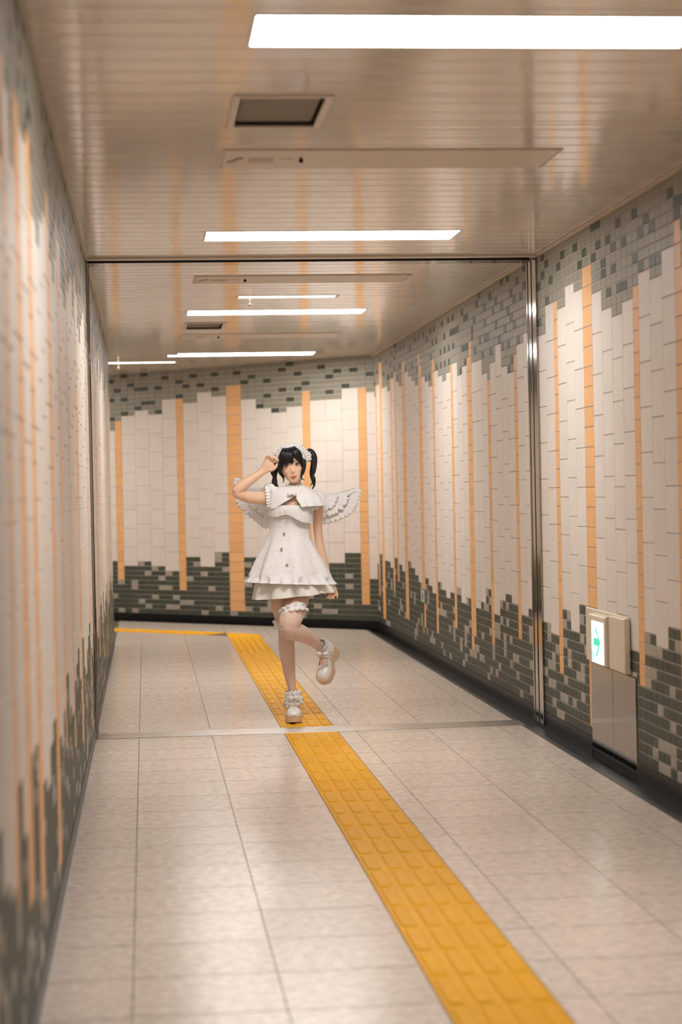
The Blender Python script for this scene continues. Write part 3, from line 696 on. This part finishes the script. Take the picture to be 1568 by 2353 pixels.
# head
HC = fig(670.5, 1067, -.012)
HM = Matrix.Translation(HC) @ Matrix.Rotation(-.148, 4, 'Y') @ Matrix.Rotation(-.08, 4, 'Z') @ Matrix.Rotation(.03, 4, 'X')
HZ = [.105, .100, .088, .068, .045, .02, -.005, -.03, -.05, -.07, -.086, -.099, -.106]
HW = [.004, .028, .050, .0635, .0695, .0705, .0695, .0670, .0615, .0520, .0405, .0265, .012]
HF = [.002, -.020, -.048, -.071, -.083, -.087, -.0865, -.087, -.0875, -.087, -.0855, -.082, -.077]
HB = [.012, .040, .066, .086, .096, .097, .092, .082, .064, .040, .010, -.025, -.050]
def head_rings(off=0., n=28):
    v = []
    for z, w_, fr, bk in zip(HZ, HW, HF, HB):
        for k in range(n):
            a = 2*math.pi*k/n; c, s_ = math.cos(a), math.sin(a)
            pw = .86 if z < -.02 else .95
            x = math.copysign(abs(c)**pw, c)*(w_+off); cy = (fr+bk)/2; hy = (bk-fr)/2+off
            yv = cy+math.copysign(abs(s_)**.95, s_)*hy
            v.append(Vector((x, yv, z+off*(.9 if z > .05 else 0))))
    return v
n = 28; hv = head_rings(); R_ = len(HZ)
hf = [(i*n+k, i*n+(k+1) % n, (i+1)*n+(k+1) % n, (i+1)*n+k) for i in range(R_-1) for k in range(n)]+[tuple(range(n)), tuple(range((R_-1)*n+n-1, (R_-1)*n-1, -1))]
body.add([HM@p for p in hv], hf)
def hl(*p): return HM@Vector(p)
def htube(pts, ra, rb=None, **k): return tube([hl(*p) for p in pts], ra, rb, **k)
body.add(*htube([(0, -.078, -.004), (0, -.083, -.020), (0, -.0885, -.034), (0, -.0915, -.041), (0, -.0855, -.0465)], [.0075, .0085, .0085, .0090, .0085], [.006, .0062, .0068, .0070, .0055], segs=12))
for s_ in (1, -1):
    body.add(*htube([(s_*.008, -.084, -.041), (s_*.0105, -.086, -.0435)], [.0055, .0042], segs=8))
    body.add(*htube([(s_*.069, .004, .012), (s_*.074, .010, .0), (s_*.070, .006, -.026)], [.009, .012, .007], [.005, .006, .004], segs=8))   # ears
    body.add(*htube([(s_*.030, -.060, -.026), (s_*.034, -.056, -.042)], [.024, .022], [.022, .021], segs=14))                            # cheeks
me = bpy.data.meshes.new('body'); me.from_pydata([tuple(q-PO) for q in body.v], [], body.f)
bm = bmesh.new(); bm.from_mesh(me); bmesh.ops.recalc_face_normals(bm, faces=bm.faces); bm.to_mesh(me); bm.free()
tmp = bpy.data.objects.new('body_tmp', me); COL.objects.link(tmp)
rm = tmp.modifiers.new('r', 'REMESH'); rm.mode = 'VOXEL'; rm.voxel_size = .0034; rm.use_smooth_shade = True
sm = tmp.modifiers.new('s', 'SMOOTH'); sm.factor = .5; sm.iterations = 3
dg = bpy.context.evaluated_depsgraph_get(); dg.update()
bme = bpy.data.meshes.new_from_object(tmp.evaluated_get(dg)); bpy.data.objects.remove(tmp)
bme.materials.clear(); bme.materials.append(M['skin']); bme.materials.append(M['stock'])
GC = fig(674, 1404, -.118); GA = Vector((.20, -.35, -1))
for p in bme.polygons:
    c = p.center+PO; p.use_smooth = True
    on_raised = c.y < PY-.06 or c.x > fig(684, 1450).x
    p.material_index = 1 if ((on_raised and (c-GC).dot(GA) > 0 and c.z < .70) or (not on_raised and c.z < .567)) else 0
    if c.x > 1.03 and c.z > .62: p.material_index = 0
bo = link('body', bme, person)
# face
for s_ in (1, -1):
    v, fcs = htube([(s_*.0205, -.0805, -.003), (s_*.031, -.0830, -.002), (s_*.0425, -.0775, -.002)], [.0012, .0046, .0015], [.002, .006, .002], segs=12); e_ = ppart('eye', v, fcs, 'eyew')
    v, fcs = htube([(s_*.031-.001, -.0860, -.0010), (s_*.031-.001, -.0915, -.0010)], [.0064, .0056], segs=14); ppart('iris', v, fcs, 'iris', e_)
    v, fcs = htube([(s_*.018, -.0845, -.0005), (s_*.031, -.0900, .0035), (s_*.046, -.080, .001)], [.0014, .0030, .0016], segs=8); ppart('eyelash', v, fcs, 'hair', e_)
    v, fcs = htube([(s_*.016, -.0905, .017), (s_*.031, -.090, .0205), (s_*.046, -.080, .017)], [.0012, .0018, .001], segs=8); ppart('eyebrow', v, fcs, mat('brow', (.10, .065, .05), .6))
v, fcs = htube([(-.0185, -.0865, -.0685), (-.008, -.0912, -.0662), (0, -.0920, -.0672), (.008, -.0912, -.0662), (.0185, -.0865, -.0685)], [.001, .0028, .0027, .0028, .001], [.001, .0035, .004, .0035, .001], segs=10); lp = ppart('lips', v, fcs, 'lip')
v, fcs = htube([(-.0165, -.0865, -.0695), (-.008, -.0912, -.0722), (0, -.0925, -.0730), (.008, -.0912, -.0722), (.0165, -.0865, -.0695)], [.001, .0030, .0038, .0030, .001], [.001, .0035, .0045, .0035, .001], segs=10); ppart('lower_lip', v, fcs, 'lip', lp)

# hair: cap, fringe, locks, twin tails
cv = head_rings(.009); keep = []
for q in hf[:-2]:
    c = sum((cv[i] for i in q), Vector())/4
    if c.y < -.028 and c.z < .060: continue
    if c.z < -.075: continue
    keep.append(q)
hair = ppart('hair', [HM@p for p in cv]+[hl(0, .02, .114)], keep+[(len(cv), k, (k+1) % n) for k in range(n)], 'hair')
strand = lambda t, a: 1+.16*math.cos(5*a+3*t)
def fringe(x0, xe, ze, ye, wd):
    v, fcs = htube([(x0, -.050, .099), ((x0*.6+xe*.4), -.083, .080), (x0*.2+xe*.8, -.0985+abs(xe)**2*4.5, .048), (xe, ye, ze)], [wd*.8, wd, wd*1.02, wd*.35], [.004, .0055, .005, .002], segs=8, mod=strand)
    ppart('fringe_lock', v, fcs, 'hair', hair)
for i in range(9):
    t = i/8; xe = -.064+.074*t
    fringe(-.030+.036*t, xe, (.008 if i > 1 else -.028+.02*i)-.003*math.sin(i*2), -.0965+xe*xe*7.5, .0085)
for i in range(6):
    t = i/5; xe = .034+.033*t
    fringe(.010+.022*t, xe, .030-.062*t, -.0955+xe*xe*7.5, .0080)
def flock(name, pts, ra, par=hair, segs=12, rb=None):
    v, fcs = tube([fig(*p) for p in pts], px(*ra), px(*rb) if rb else None, segs=segs, n=5, mod=lambda t, a: 1+.13*math.cos(4*a+2*t)); return ppart(name, v, fcs, 'hair', par)
flock('side_lock', [(643, 1066, -.07), (642, 1078, -.075), (643.5, 1088, -.078), (648.6, 1095, -.08), (652.5, 1103, -.08), (650, 1110, -.078)], [5, 4.5, 2.4, 1.6, 1.5, .6])
flock('side_lock', [(697, 1056, -.06), (698.5, 1068, -.07), (697, 1080, -.075), (693.5, 1091, -.078), (693, 1098, -.078), (696, 1102, -.078), (700.5, 1103, -.078)], [4.5, 4.8, 4.4, 2.6, 1.8, 1.2, .5])
tl = flock('twin_tail', [(640, 1052, .01), (631, 1060, .0), (629, 1075, -.02), (630, 1086, -.03), (631.5, 1097, -.035), (631, 1105, -.035), (631.5, 1114, -.04), (635, 1119, -.04), (641, 1123, -.04)], [5, 8, 8, 7.5, 4.6, 6.2, 6.0, 3.4, .8], person, rb=[5, 7, 7, 6, 4.5, 5, 4.5, 3, .8])
flock('loose_strand', [(634, 1108, -.035), (637, 1115, -.04), (640, 1119, -.04), (644, 1120, -.04)], [2.4, 1.8, 1.2, .5], tl)
tr = flock('twin_tail', [(700, 1044, .01), (709, 1036, .0), (717, 1039, -.005), (721.5, 1051, -.01), (721.5, 1067, -.015), (719, 1082, -.02), (717.5, 1092, -.02), (720, 1100, -.025), (721.5, 1109, -.025), (722, 1116, -.025), (718, 1123, -.025), (713, 1129, -.025)], [4, 4.5, 5.5, 7, 6.8, 6.6, 5, 5.4, 4.2, 2.4, 1.4, .5], person)
flock('loose_strand', [(720, 1106, -.022), (717, 1112, -.025), (712, 1116, -.025)], [2.2, 1.4, .5], tr)

# frilled headdress
def ruffle(inner, outer, waves, amp, rows=5, cols=90, scallop=.0, th=.0012):
    I = dense([Vector(p) for p in inner], max(1, cols//(len(inner)-1))); Q = dense([Vector(p) for p in outer], max(1, cols//(len(outer)-1)))
    N_ = min(len(I), len(Q)); v = []; fcs = []
    for i in range(N_):
        t = i/(N_-1); a = I[int(t*(len(I)-1))]; b_ = Q[int(t*(len(Q)-1))]
        for j in range(rows):
            s_ = j/(rows-1); p = a.lerp(b_, s_*(1+scallop*math.cos(2*math.pi*waves*t*2)))
            p = p+Vector((0, amp*s_*math.sin(2*math.pi*waves*t+.6*math.sin(9*t)), amp*.35*s_*math.cos(2*math.pi*waves*t)))
            v.append(p)
    for i in range(N_-1):
        for j in range(rows-1): fcs.append((i*rows+j, i*rows+j+1, (i+1)*rows+j+1, (i+1)*rows+j))
    return v, fcs
hi = [(646, 1060, -.03), (645, 1052, -.045), (650, 1043, -.062), (658, 1037.5, -.075), (669, 1035.5, -.08), (679, 1038, -.075), (688, 1043.5, -.065), (695, 1052, -.05), (699, 1062, -.03)]
ho = [(631, 1062, -.03), (629, 1049, -.04), (637, 1034, -.05), (652, 1022, -.058), (668, 1018, -.06), (685, 1019, -.058), (700, 1027, -.05), (711, 1040, -.04), (715, 1056, -.03)]
v, fcs = ruffle([fig(*p) for p in hi], [fig(*p) for p in ho], 21, .007, scallop=.04, cols=160); hd = ppart('headdress', v, fcs, 'lace')
mid = [(a[0]*.55+b_[0]*.45, a[1]*.55+b_[1]*.45, -.058+.02*abs(i-4)/4) for i, (a, b_) in enumerate(zip(hi, ho))]
low = [(a[0]*1.12-b_[0]*.12, a[1]*1.12-b_[1]*.12, a[2]-.014) for a, b_ in zip(hi, ho)]
v, fcs = ruffle([fig(*p) for p in mid], [fig(*p) for p in low], 19, .008, scallop=.08); ppart('front_frill', v, fcs, 'lace', hd)
v, fcs = tube([fig(p[0], p[1], p[2]-.006) for p in mid], px(*[2.4]*9), None, segs=8); ppart('band', v, fcs, 'satin', hd)
for cx_, cy_, sgn in ((707, 1052, 1), (634, 1056, -1)):
    o_in = [(cx_-3*sgn, cy_-8, -.035), (cx_, cy_-2, -.04), (cx_-1*sgn, cy_+4, -.04), (cx_-6*sgn, cy_+6, -.04)]
    o_out = [(cx_+6*sgn, cy_-14, -.02), (cx_+11*sgn, cy_, -.02), (cx_+6*sgn, cy_+9, -.02), (cx_-8*sgn, cy_+11, -.03)]
    v, fcs = ruffle([fig(*p) for p in o_in], [fig(*p) for p in o_out], 4, .008, cols=40); ppart('side_ruffle', v, fcs, 'lace', hd)

# dress
def skirt(rings, n=120, cut=None):
    """rings: (cx, cy, d, rx, rd, drop to the right, pleat amplitude, number of pleats)"""
    v, fcs = [], []
    for cx_, cy_, d_, rx, rd, tilt, amp, pl in rings:
        for k in range(n):
            a = 2*math.pi*k/n
            m_ = 1+amp*(math.sin(pl*a+.8*math.sin(2*a))+.35*math.sin((pl+5)*a+1.3))
            c = fig(cx_+rx*math.cos(a)*m_, cy_+tilt*math.cos(a), d_); c.y += rd*KU*math.sin(a)*m_
            v.append(c)
    for i in range(len(rings)-1):
        for k in range(n):
            fcs.append((i*n+k, i*n+(k+1) % n, (i+1)*n+(k+1) % n, (i+1)*n+k))
    return v, fcs
v, fcs = skirt([(666, 1214, 0, 47.5, 36.5, 0, 0, 8), (664.5, 1226, 0, 47.5, 37, 0, .008, 8), (663.5, 1240, 0, 51, 40, 0, .02, 8), (664, 1262, 0, 62, 49, 0, .04, 8), (665, 1288, 0, 76, 57, 1, .055, 8), (666.5, 1306, 0, 84, 63, 2, .065, 8), (667, 1319, 0, 89, 67, 3, .07, 8)])
us = ppart('upper_skirt', v, fcs, 'cloth')
v, fcs = skirt([(667, 1317, 0, 89, 67.3, 3, .07, 8), (667, 1324, 0, 92.5, 70.5, 3, .06, 8), (667, 1331, 0, 95.5, 74, 3, .055, 24), (667.5, 1339, 0, 99, 79, 3, .075, 24)], n=260)
ppart('hem_frill', v, fcs, 'lace', us)
v, fcs = skirt([(667, 1300, 0, 70, 52, 0, .0, 9), (670, 1322, 0, 79, 59, -2, .04, 9), (673, 1342, 0, 84, 66, -5, .07, 9), (675, 1368, 0, 89, 73, -9, .10, 9)], n=200)
ls_ = ppart('lower_skirt', v, fcs, 'satin')
v, fcs = skirt([(668, 1161, -.01, 49, 38, 0, 0, 9), (667, 1172, -.01, 50, 40, 0, 0, 9), (667, 1190, -.005, 48, 38, 0, 0, 9), (667, 1208, 0, 46.5, 35.5, 0, 0, 9), (666, 1222, 0, 45.5, 35, 0, 0, 9)])
bd = ppart('bodice', v, fcs, 'cloth')
# draped band over the bust: lower edge rises to the middle
n2 = 100; v = []; fcs = []
for j in range(5):
    s_ = j/4
    for k in range(n2):
        a = math.pi+math.pi*k/(n2-1)      # front half
        xx = math.cos(a); low_ = 1193+ (6*xx) - 9*math.exp(-((xx+.22)/.36)**2) + 4/(1+math.exp(-12*(xx-.35)))
        top_ = 1161+1.5*abs(xx)*0
        yy_ = top_+(low_-top_)*s_
        rx = 51.5+1.5*math.sin(s_*math.pi)+.4*math.sin(24*a)*s_; rd = 45+2*math.sin(s_*math.pi)+.6*math.sin(24*a)*s_
        c = fig(667.5+rx*xx, yy_, -.012); c.y += rd*KU*math.sin(a)
        v.append(c)
for j in range(4):
    for k in range(n2-1): fcs.append((j*n2+k, j*n2+k+1, (j+1)*n2+k+1, (j+1)*n2+k))
ppart('bust_drape', v, fcs, 'cloth', bd)
# buttons
for bx_, by_, dd in ((659.5, 1190, -.122), (653, 1226, -.100), (647, 1261, -.128), (660, 1297, -.150)):
    c = fig(bx_, by_, dd); v, fcs = tube([c+Vector((0, .004, 0)), c+Vector((0, -.003, 0))], [.0075, .006], segs=12, n=1); ppart('button', v, fcs, 'btn', bd)
# cape: shoulder frill with a keyhole under the neck bow
n3 = 150; v = []; fcs = []
rows = [(678, 1114, .002, 17, 17, 0, 0, 0, 0), (677, 1118, 0, 33, 26, 1, 0, 0, 0), (675, 1124, 0, 52, 35, 4, 0, 0, 0), (676, 1132, 0, 61, 41, 5, .004, 0, 0), (677, 1139, -.003, 65, 45, 4, .008, 1, 1),
        (677.5, 1146, -.005, 67, 48, 2, .014, 11, 0), (678.5, 1153, -.008, 68.5, 50, -1, .020, 24, 3), (679, 1160, -.01, 69.5, 51, -3, .028, 34, 6), (679.5, 1165, -.01, 70, 51.5, -4, .035, 37, 7)]
for cx_, cy_, d_, rx, rd, tilt, amp, hl_, hr_ in rows:
    for k in range(n3):
        a = math.radians(270+hr_+(360-hl_-hr_)*k/(n3-1)); m_ = 1+amp*(math.sin(17*a)+.4*math.sin(29*a+1))
        c = fig(cx_+rx*math.cos(a)*m_, cy_+tilt*math.cos(a), d_); c.y += rd*KU*math.sin(a)*m_
        v.append(c)
for i in range(len(rows)-1):
    for k in range(n3-1): fcs.append((i*n3+k, i*n3+k+1, (i+1)*n3+k+1, (i+1)*n3+k))
cp = ppart('cape', v, fcs, 'lace')
for cx_, cy_, rr, d_ in ((625, 1124, 16, -.01), (730, 1143, 15, .005)):    # gathered shoulder puffs
    c = fig(cx_, cy_, d_); vv = []; ff = []; N_, K_ = 24, 12
    for i in range(K_+1):
        th = math.pi*i/K_
        for k in range(N_):
            ph = 2*math.pi*k/N_; m_ = 1+.06*math.sin(7*ph)*math.sin(th)+.04*math.sin(5*th+ph)
            vv.append(c+Vector((rr*1.15*math.sin(th)*math.cos(ph)*m_, rr*1.3*math.sin(th)*math.sin(ph)*m_, rr*.95*math.cos(th)*m_))*KU)
    for i in range(K_):
        for k in range(N_): ff.append((i*N_+k, i*N_+(k+1) % N_, (i+1)*N_+(k+1) % N_, (i+1)*N_+k))
    ppart('shoulder_puff', vv, ff, 'lace', cp)
def sleeve_frill(pts_in, pts_out, w_=9, amp=.008):
    vv, ff = ruffle([fig(*p) for p in pts_in], [fig(*p) for p in pts_out], w_, amp, cols=70); ppart('sleeve_frill', vv, ff, 'lace', cp)
sleeve_frill([(622, 1116, -.03), (620, 1128, -.07), (621, 1142, -.085), (624, 1156, -.08), (630, 1166, -.06)], [(608, 1112, -.03), (610, 1127, -.075), (611, 1143, -.09), (613, 1158, -.085), (618, 1170, -.06)])
sleeve_frill([(740, 1136, -.01), (736, 1146, -.05), (727, 1154, -.075), (716, 1160, -.09), (704, 1164, -.105)], [(751, 1145, -.01), (748, 1156, -.05), (737, 1164, -.08), (725, 1171, -.095), (711, 1173, -.11)])
ring_c = [(660, 1117, -.03), (664, 1121, -.045), (671, 1124, -.06), (680, 1124, -.06), (689, 1121, -.045), (695, 1116, -.03)]
ring_o = [(654, 1109, -.04), (659, 1111, -.062), (669, 1119, -.078), (681, 1120, -.078), (693, 1112, -.062), (700, 1106, -.04)]
v, fcs = ruffle([fig(*p) for p in ring_c], [fig(*p) for p in ring_o], 7, .005, cols=80); ppart('collar_frill', v, fcs, 'lace', cp)
def bow(cx_, cy_, d_, wd, ht, par, m_='satin', name='bow'):
    b_ = empty(name); b_.parent = par
    for sgn in (1, -1):
        v, fcs = tube([fig(cx_, cy_, d_), fig(cx_+sgn*wd*.5, cy_-ht*.15, d_-.006), fig(cx_+sgn*wd, cy_-ht*.1, d_)], px(ht*.18, ht*.42, ht*.5), px(1.2, 3, 1.5), segs=10); ppart('loop', v, fcs, m_, b_)
    v, fcs = tube([fig(cx_-1.5, cy_, d_-.008), fig(cx_+1.5, cy_, d_-.008)], px(ht*.22, ht*.22), None, segs=8); ppart('knot', v, fcs, 'btn', b_)
bow(671, 1137, -.126, 10, 9, cp)

# feather wings
def feather(par, b0, tip, wd, d0, d1, droop=0.):
    A = fig(*b0, d0); B = fig(*tip, d1); ax = (B-A); L_ = ax.length; ax.normalize()
    side = ax.cross(Vector((0, 1, 0))).normalized(); nrm = Vector((0, -1, 0)); K_ = 9; v = []; fcs = []
    for i in range(K_+1):
        t = i/K_; ww = wd*KU*(.45+.55*min(1, t*2.2))*math.sqrt(max(0, 1-max(0, (t-.72)/.28)**2))+.0006
        c = A+ax*(L_*t)+Vector((0, 0, -droop*math.sin(math.pi*t)))
        v += [c-side*ww-nrm*.0008, c+nrm*.0026*(1-t*.5)-side*ww*.5, c+nrm*.0034*(1-t*.5), c+nrm*.0026*(1-t*.5)+side*ww*.5, c+side*ww-nrm*.0008, c-nrm*.0022]
    for i in range(K_):
        for k in range(6): fcs.append((i*6+k, i*6+(k+1) % 6, (i+1)*6+(k+1) % 6, (i+1)*6+k))
    fcs += [tuple(range(5, -1, -1)), tuple(range(K_*6, K_*6+6))]
    ppart('feather', v, fcs, 'feather', par)
wr = empty('wing'); wr.parent = person
tips = [(833, 1126), (830.5, 1135), (829, 1144), (826, 1153), (824, 1161), (819, 1170), (814, 1178), (805, 1185), (794, 1191), (782, 1196), (769, 1201), (757, 1205), (746, 1206)]
for i, t in enumerate(tips):
    s_ = i/12; b0 = (770-28*s_, 1146+16*s_) ; feather(wr, b0, t, 9.5, .125, .10+.02*s_)
for i in range(9):
    s_ = i/8; t = tips[round(i*12/8)]; b0 = (755-12*s_, 1146+14*s_); tt = (b0[0]+(t[0]-b0[0])*.66, b0[1]+(t[1]-b0[1])*.66); feather(wr, b0, tt, 7.5, .108, .098)
for i in range(6):
    s_ = i/5; t = tips[round(i*12/5)]; b0 = (745-4*s_, 1147+12*s_); tt = (b0[0]+(t[0]-b0[0])*.38, b0[1]+(t[1]-b0[1])*.38); feather(wr, b0, tt, 8, .098, .09)
v, fcs = tube([fig(700, 1150, .10), fig(738, 1144, .11), fig(765, 1143, .11), fig(792, 1137, .11), fig(810, 1130, .108), fig(828, 1125, .105)], px(9, 8, 6.5, 5.5, 4.5, 2.5), px(4, 4, 3.5, 3, 2.5, 1.5), segs=10); ppart('wing_arm', v, fcs, 'feather', wr)
wl = empty('wing'); wl.parent = person
tips = [(537, 1099), (535, 1108), (537, 1127), (539, 1151), (545, 1163), (552, 1171), (562, 1181), (573, 1189), (584, 1198), (594, 1206), (603, 1212), (611, 1216)]
for i, t in enumerate(tips):
    s_ = i/11; b0 = (590+22*s_, 1136+22*s_); feather(wl, b0, t, 8.6, .125, .12)
for i in range(8):
    s_ = i/7; t = tips[round(i*11/7)]; b0 = (602+9*s_, 1138+16*s_); tt = (b0[0]+(t[0]-b0[0])*.64, b0[1]+(t[1]-b0[1])*.64); feather(wl, b0, tt, 7.5, .108, .112)
v, fcs = tube([fig(650, 1150, .10), fig(608, 1132, .11), fig(585, 1124, .11), fig(565, 1112, .11), fig(546, 1102, .11)], px(9, 8, 6.5, 4.5, 2.5), px(4, 4, 3.5, 3, 2), segs=10); ppart('wing_arm', v, fcs, 'feather', wl)

# garter frills
def ring_frill(c, axis, ra, rb, hgt, waves, amp, name='garter_frill', par=None, m_='lace'):
    axis = Vector(axis).normalized(); bdir = Vector((0, 1, 0))-axis*axis.y; bdir.normalize(); adir = bdir.cross(axis)
    n_ = 96; v = []; fcs = []; prof = [(-.5, .95), (-.35, 1.12), (-.1, 1.0), (.1, 1.0), (.35, 1.14), (.5, 1.02)]
    for h_, rr in prof:
        for k in range(n_):
            a = 2*math.pi*k/n_; m2 = rr+amp*math.sin(waves*a+1.7*h_)*(1 if abs(h_) > .2 else .3)+.4*amp*math.sin(2.7*waves*a)
            v.append(c+axis*(h_*hgt+amp*.05*math.sin(waves*a))+adir*(ra*math.cos(a)*m2)+bdir*(rb*math.sin(a)*m2))
    for i in range(len(prof)-1):
        for k in range(n_): fcs.append((i*n_+k, i*n_+(k+1) % n_, (i+1)*n_+(k+1) % n_, (i+1)*n_+k))
    return ppart(name, v, fcs, m_, par)
ring_frill(fig(674, 1403, -.118), (.22, -.35, -1), 30*KU, 30*KU, 19*KU, 13, .07)
ring_frill(fig(652, 1431, .0), (.12, 0, -1), 22*KU, 24*KU, 19*KU, 13, .09)
# shoes
def shoe(mx):
    so = empty('shoe'); so.parent = person
    def T(v): return [mx@Vector(q) for q in v]
    def half(y_):   # half width along the foot; y from heel -.105 to toe .13
        t = (y_+.105)/.235
        pts = [(0, .018), (.06, .029), (.2, .033), (.42, .033), (.65, .043), (.82, .044), (.93, .036), (.98, .024), (1., .010)]
        for (a, b_), (c, e) in zip(pts, pts[1:]):
            if a <= t <= c: return b_+(e-b_)*(t-a)/(c-a)
        return .01
    ys = [-.105+.235*i/26 for i in range(27)]
    # platform sole: rounded outline, arched underside
    v = []; fcs = []
    for y_ in ys:
        hw = half(y_)+.004; hl_ = .030*max(0, min(1, (.045-y_)/.07)); zt = .043+hl_
        arch = 0 if y_ < -.045 else (.026*math.sin(math.pi*min(1, max(0, (y_+.045)/.075))) if y_ < .03 else (0 if y_ < .085 else .007*((y_-.085)/.045)))
        v += [(-hw, y_, zt), (-hw*1.03, y_, (zt+arch)/2), (-hw, y_, arch), (hw, y_, arch), (hw*1.03, y_, (zt+arch)/2), (hw, y_, zt)]
    for i in range(26):
        for k in range(6): fcs.append((i*6+k, i*6+(k+1) % 6, (i+1)*6+(k+1) % 6, (i+1)*6+k))
    fcs += [tuple(range(6)), tuple(range(26*6+5, 26*6-1, -1))]
    ppart('platform_sole', T(v), fcs, 'sole', so, False)
    # upper: closed toe, low open sides, heel counter
    v = []; fcs = []; NS = 14
    for y_ in ys:
        hw = half(y_); zb = .040+.030*max(0, min(1, (.045-y_)/.07))
        t = (y_+.105)/.235
        hh = .058 if t < .18 else (.058-.018*(t-.18)/.3 if t < .48 else (.042 if t < .8 else .042*math.sqrt(max(.02, 1-((t-.8)/.2)**2))))
        for k in range(NS+1):
            a = math.pi*k/NS
            v.append((hw*math.copysign(abs(math.cos(a))**.7, math.cos(a)), y_, zb+hh*abs(math.sin(a))**.75))
    for i in range(26):
        t = (i+.5)/26
        for k in range(NS):
            ang = (k+.5)/NS
            if t < .62 and t > .07 and .22 < ang < .78: continue
            fcs.append((i*(NS+1)+k, i*(NS+1)+k+1, (i+1)*(NS+1)+k+1, (i+1)*(NS+1)+k))
    ppart('upper', T(v), fcs, 'shoe', so)
    for y_, zz in ((-.008, .100), (-.040, .118)):
        hw = half(y_)+.003; c = [(-hw, y_, .075), (-hw*.8, y_, zz), (0, y_+.006, zz+.012), (hw*.8, y_, zz), (hw, y_, .075)]
        v, fcs = tube(T(c), [.006]*5, [.003]*5, segs=8, ref=mx.to_3x3()@Vector((0, .6, .8))); ppart('strap', v, fcs, 'shoe', so)
    return so
s1 = shoe(MS)
s2 = shoe(MR)
ring_frill(fig(674, 1597, .0), (.05, -.05, -1), 17*KU, 19*KU, 20*KU, 11, .10, 'ankle_ruffle', s1)
ring_frill(fig(675, 1611, -.02), (.05, -.25, -1), 20*KU, 22*KU, 15*KU, 11, .10, 'ankle_ruffle', s1)
bow(676, 1606, -.085, 13, 12, s1, 'satin', 'ankle_bow'); bow(677, 1620, -.095, 12, 8, s1, 'satin', 'ankle_bow')
dirn = (fig(741, 1493, .11)-fig(724, 1477, .05)).normalized()
ring_frill(fig(741, 1484, .095), dirn, 14*KU, 14*KU, 16*KU, 11, .09, 'ankle_ruffle', s2)
ring_frill(fig(745, 1495, .10), dirn, 14.5*KU, 15*KU, 12*KU, 11, .09, 'ankle_ruffle', s2)
bow(741, 1504, .02, 13, 11, s2, 'satin', 'ankle_bow')
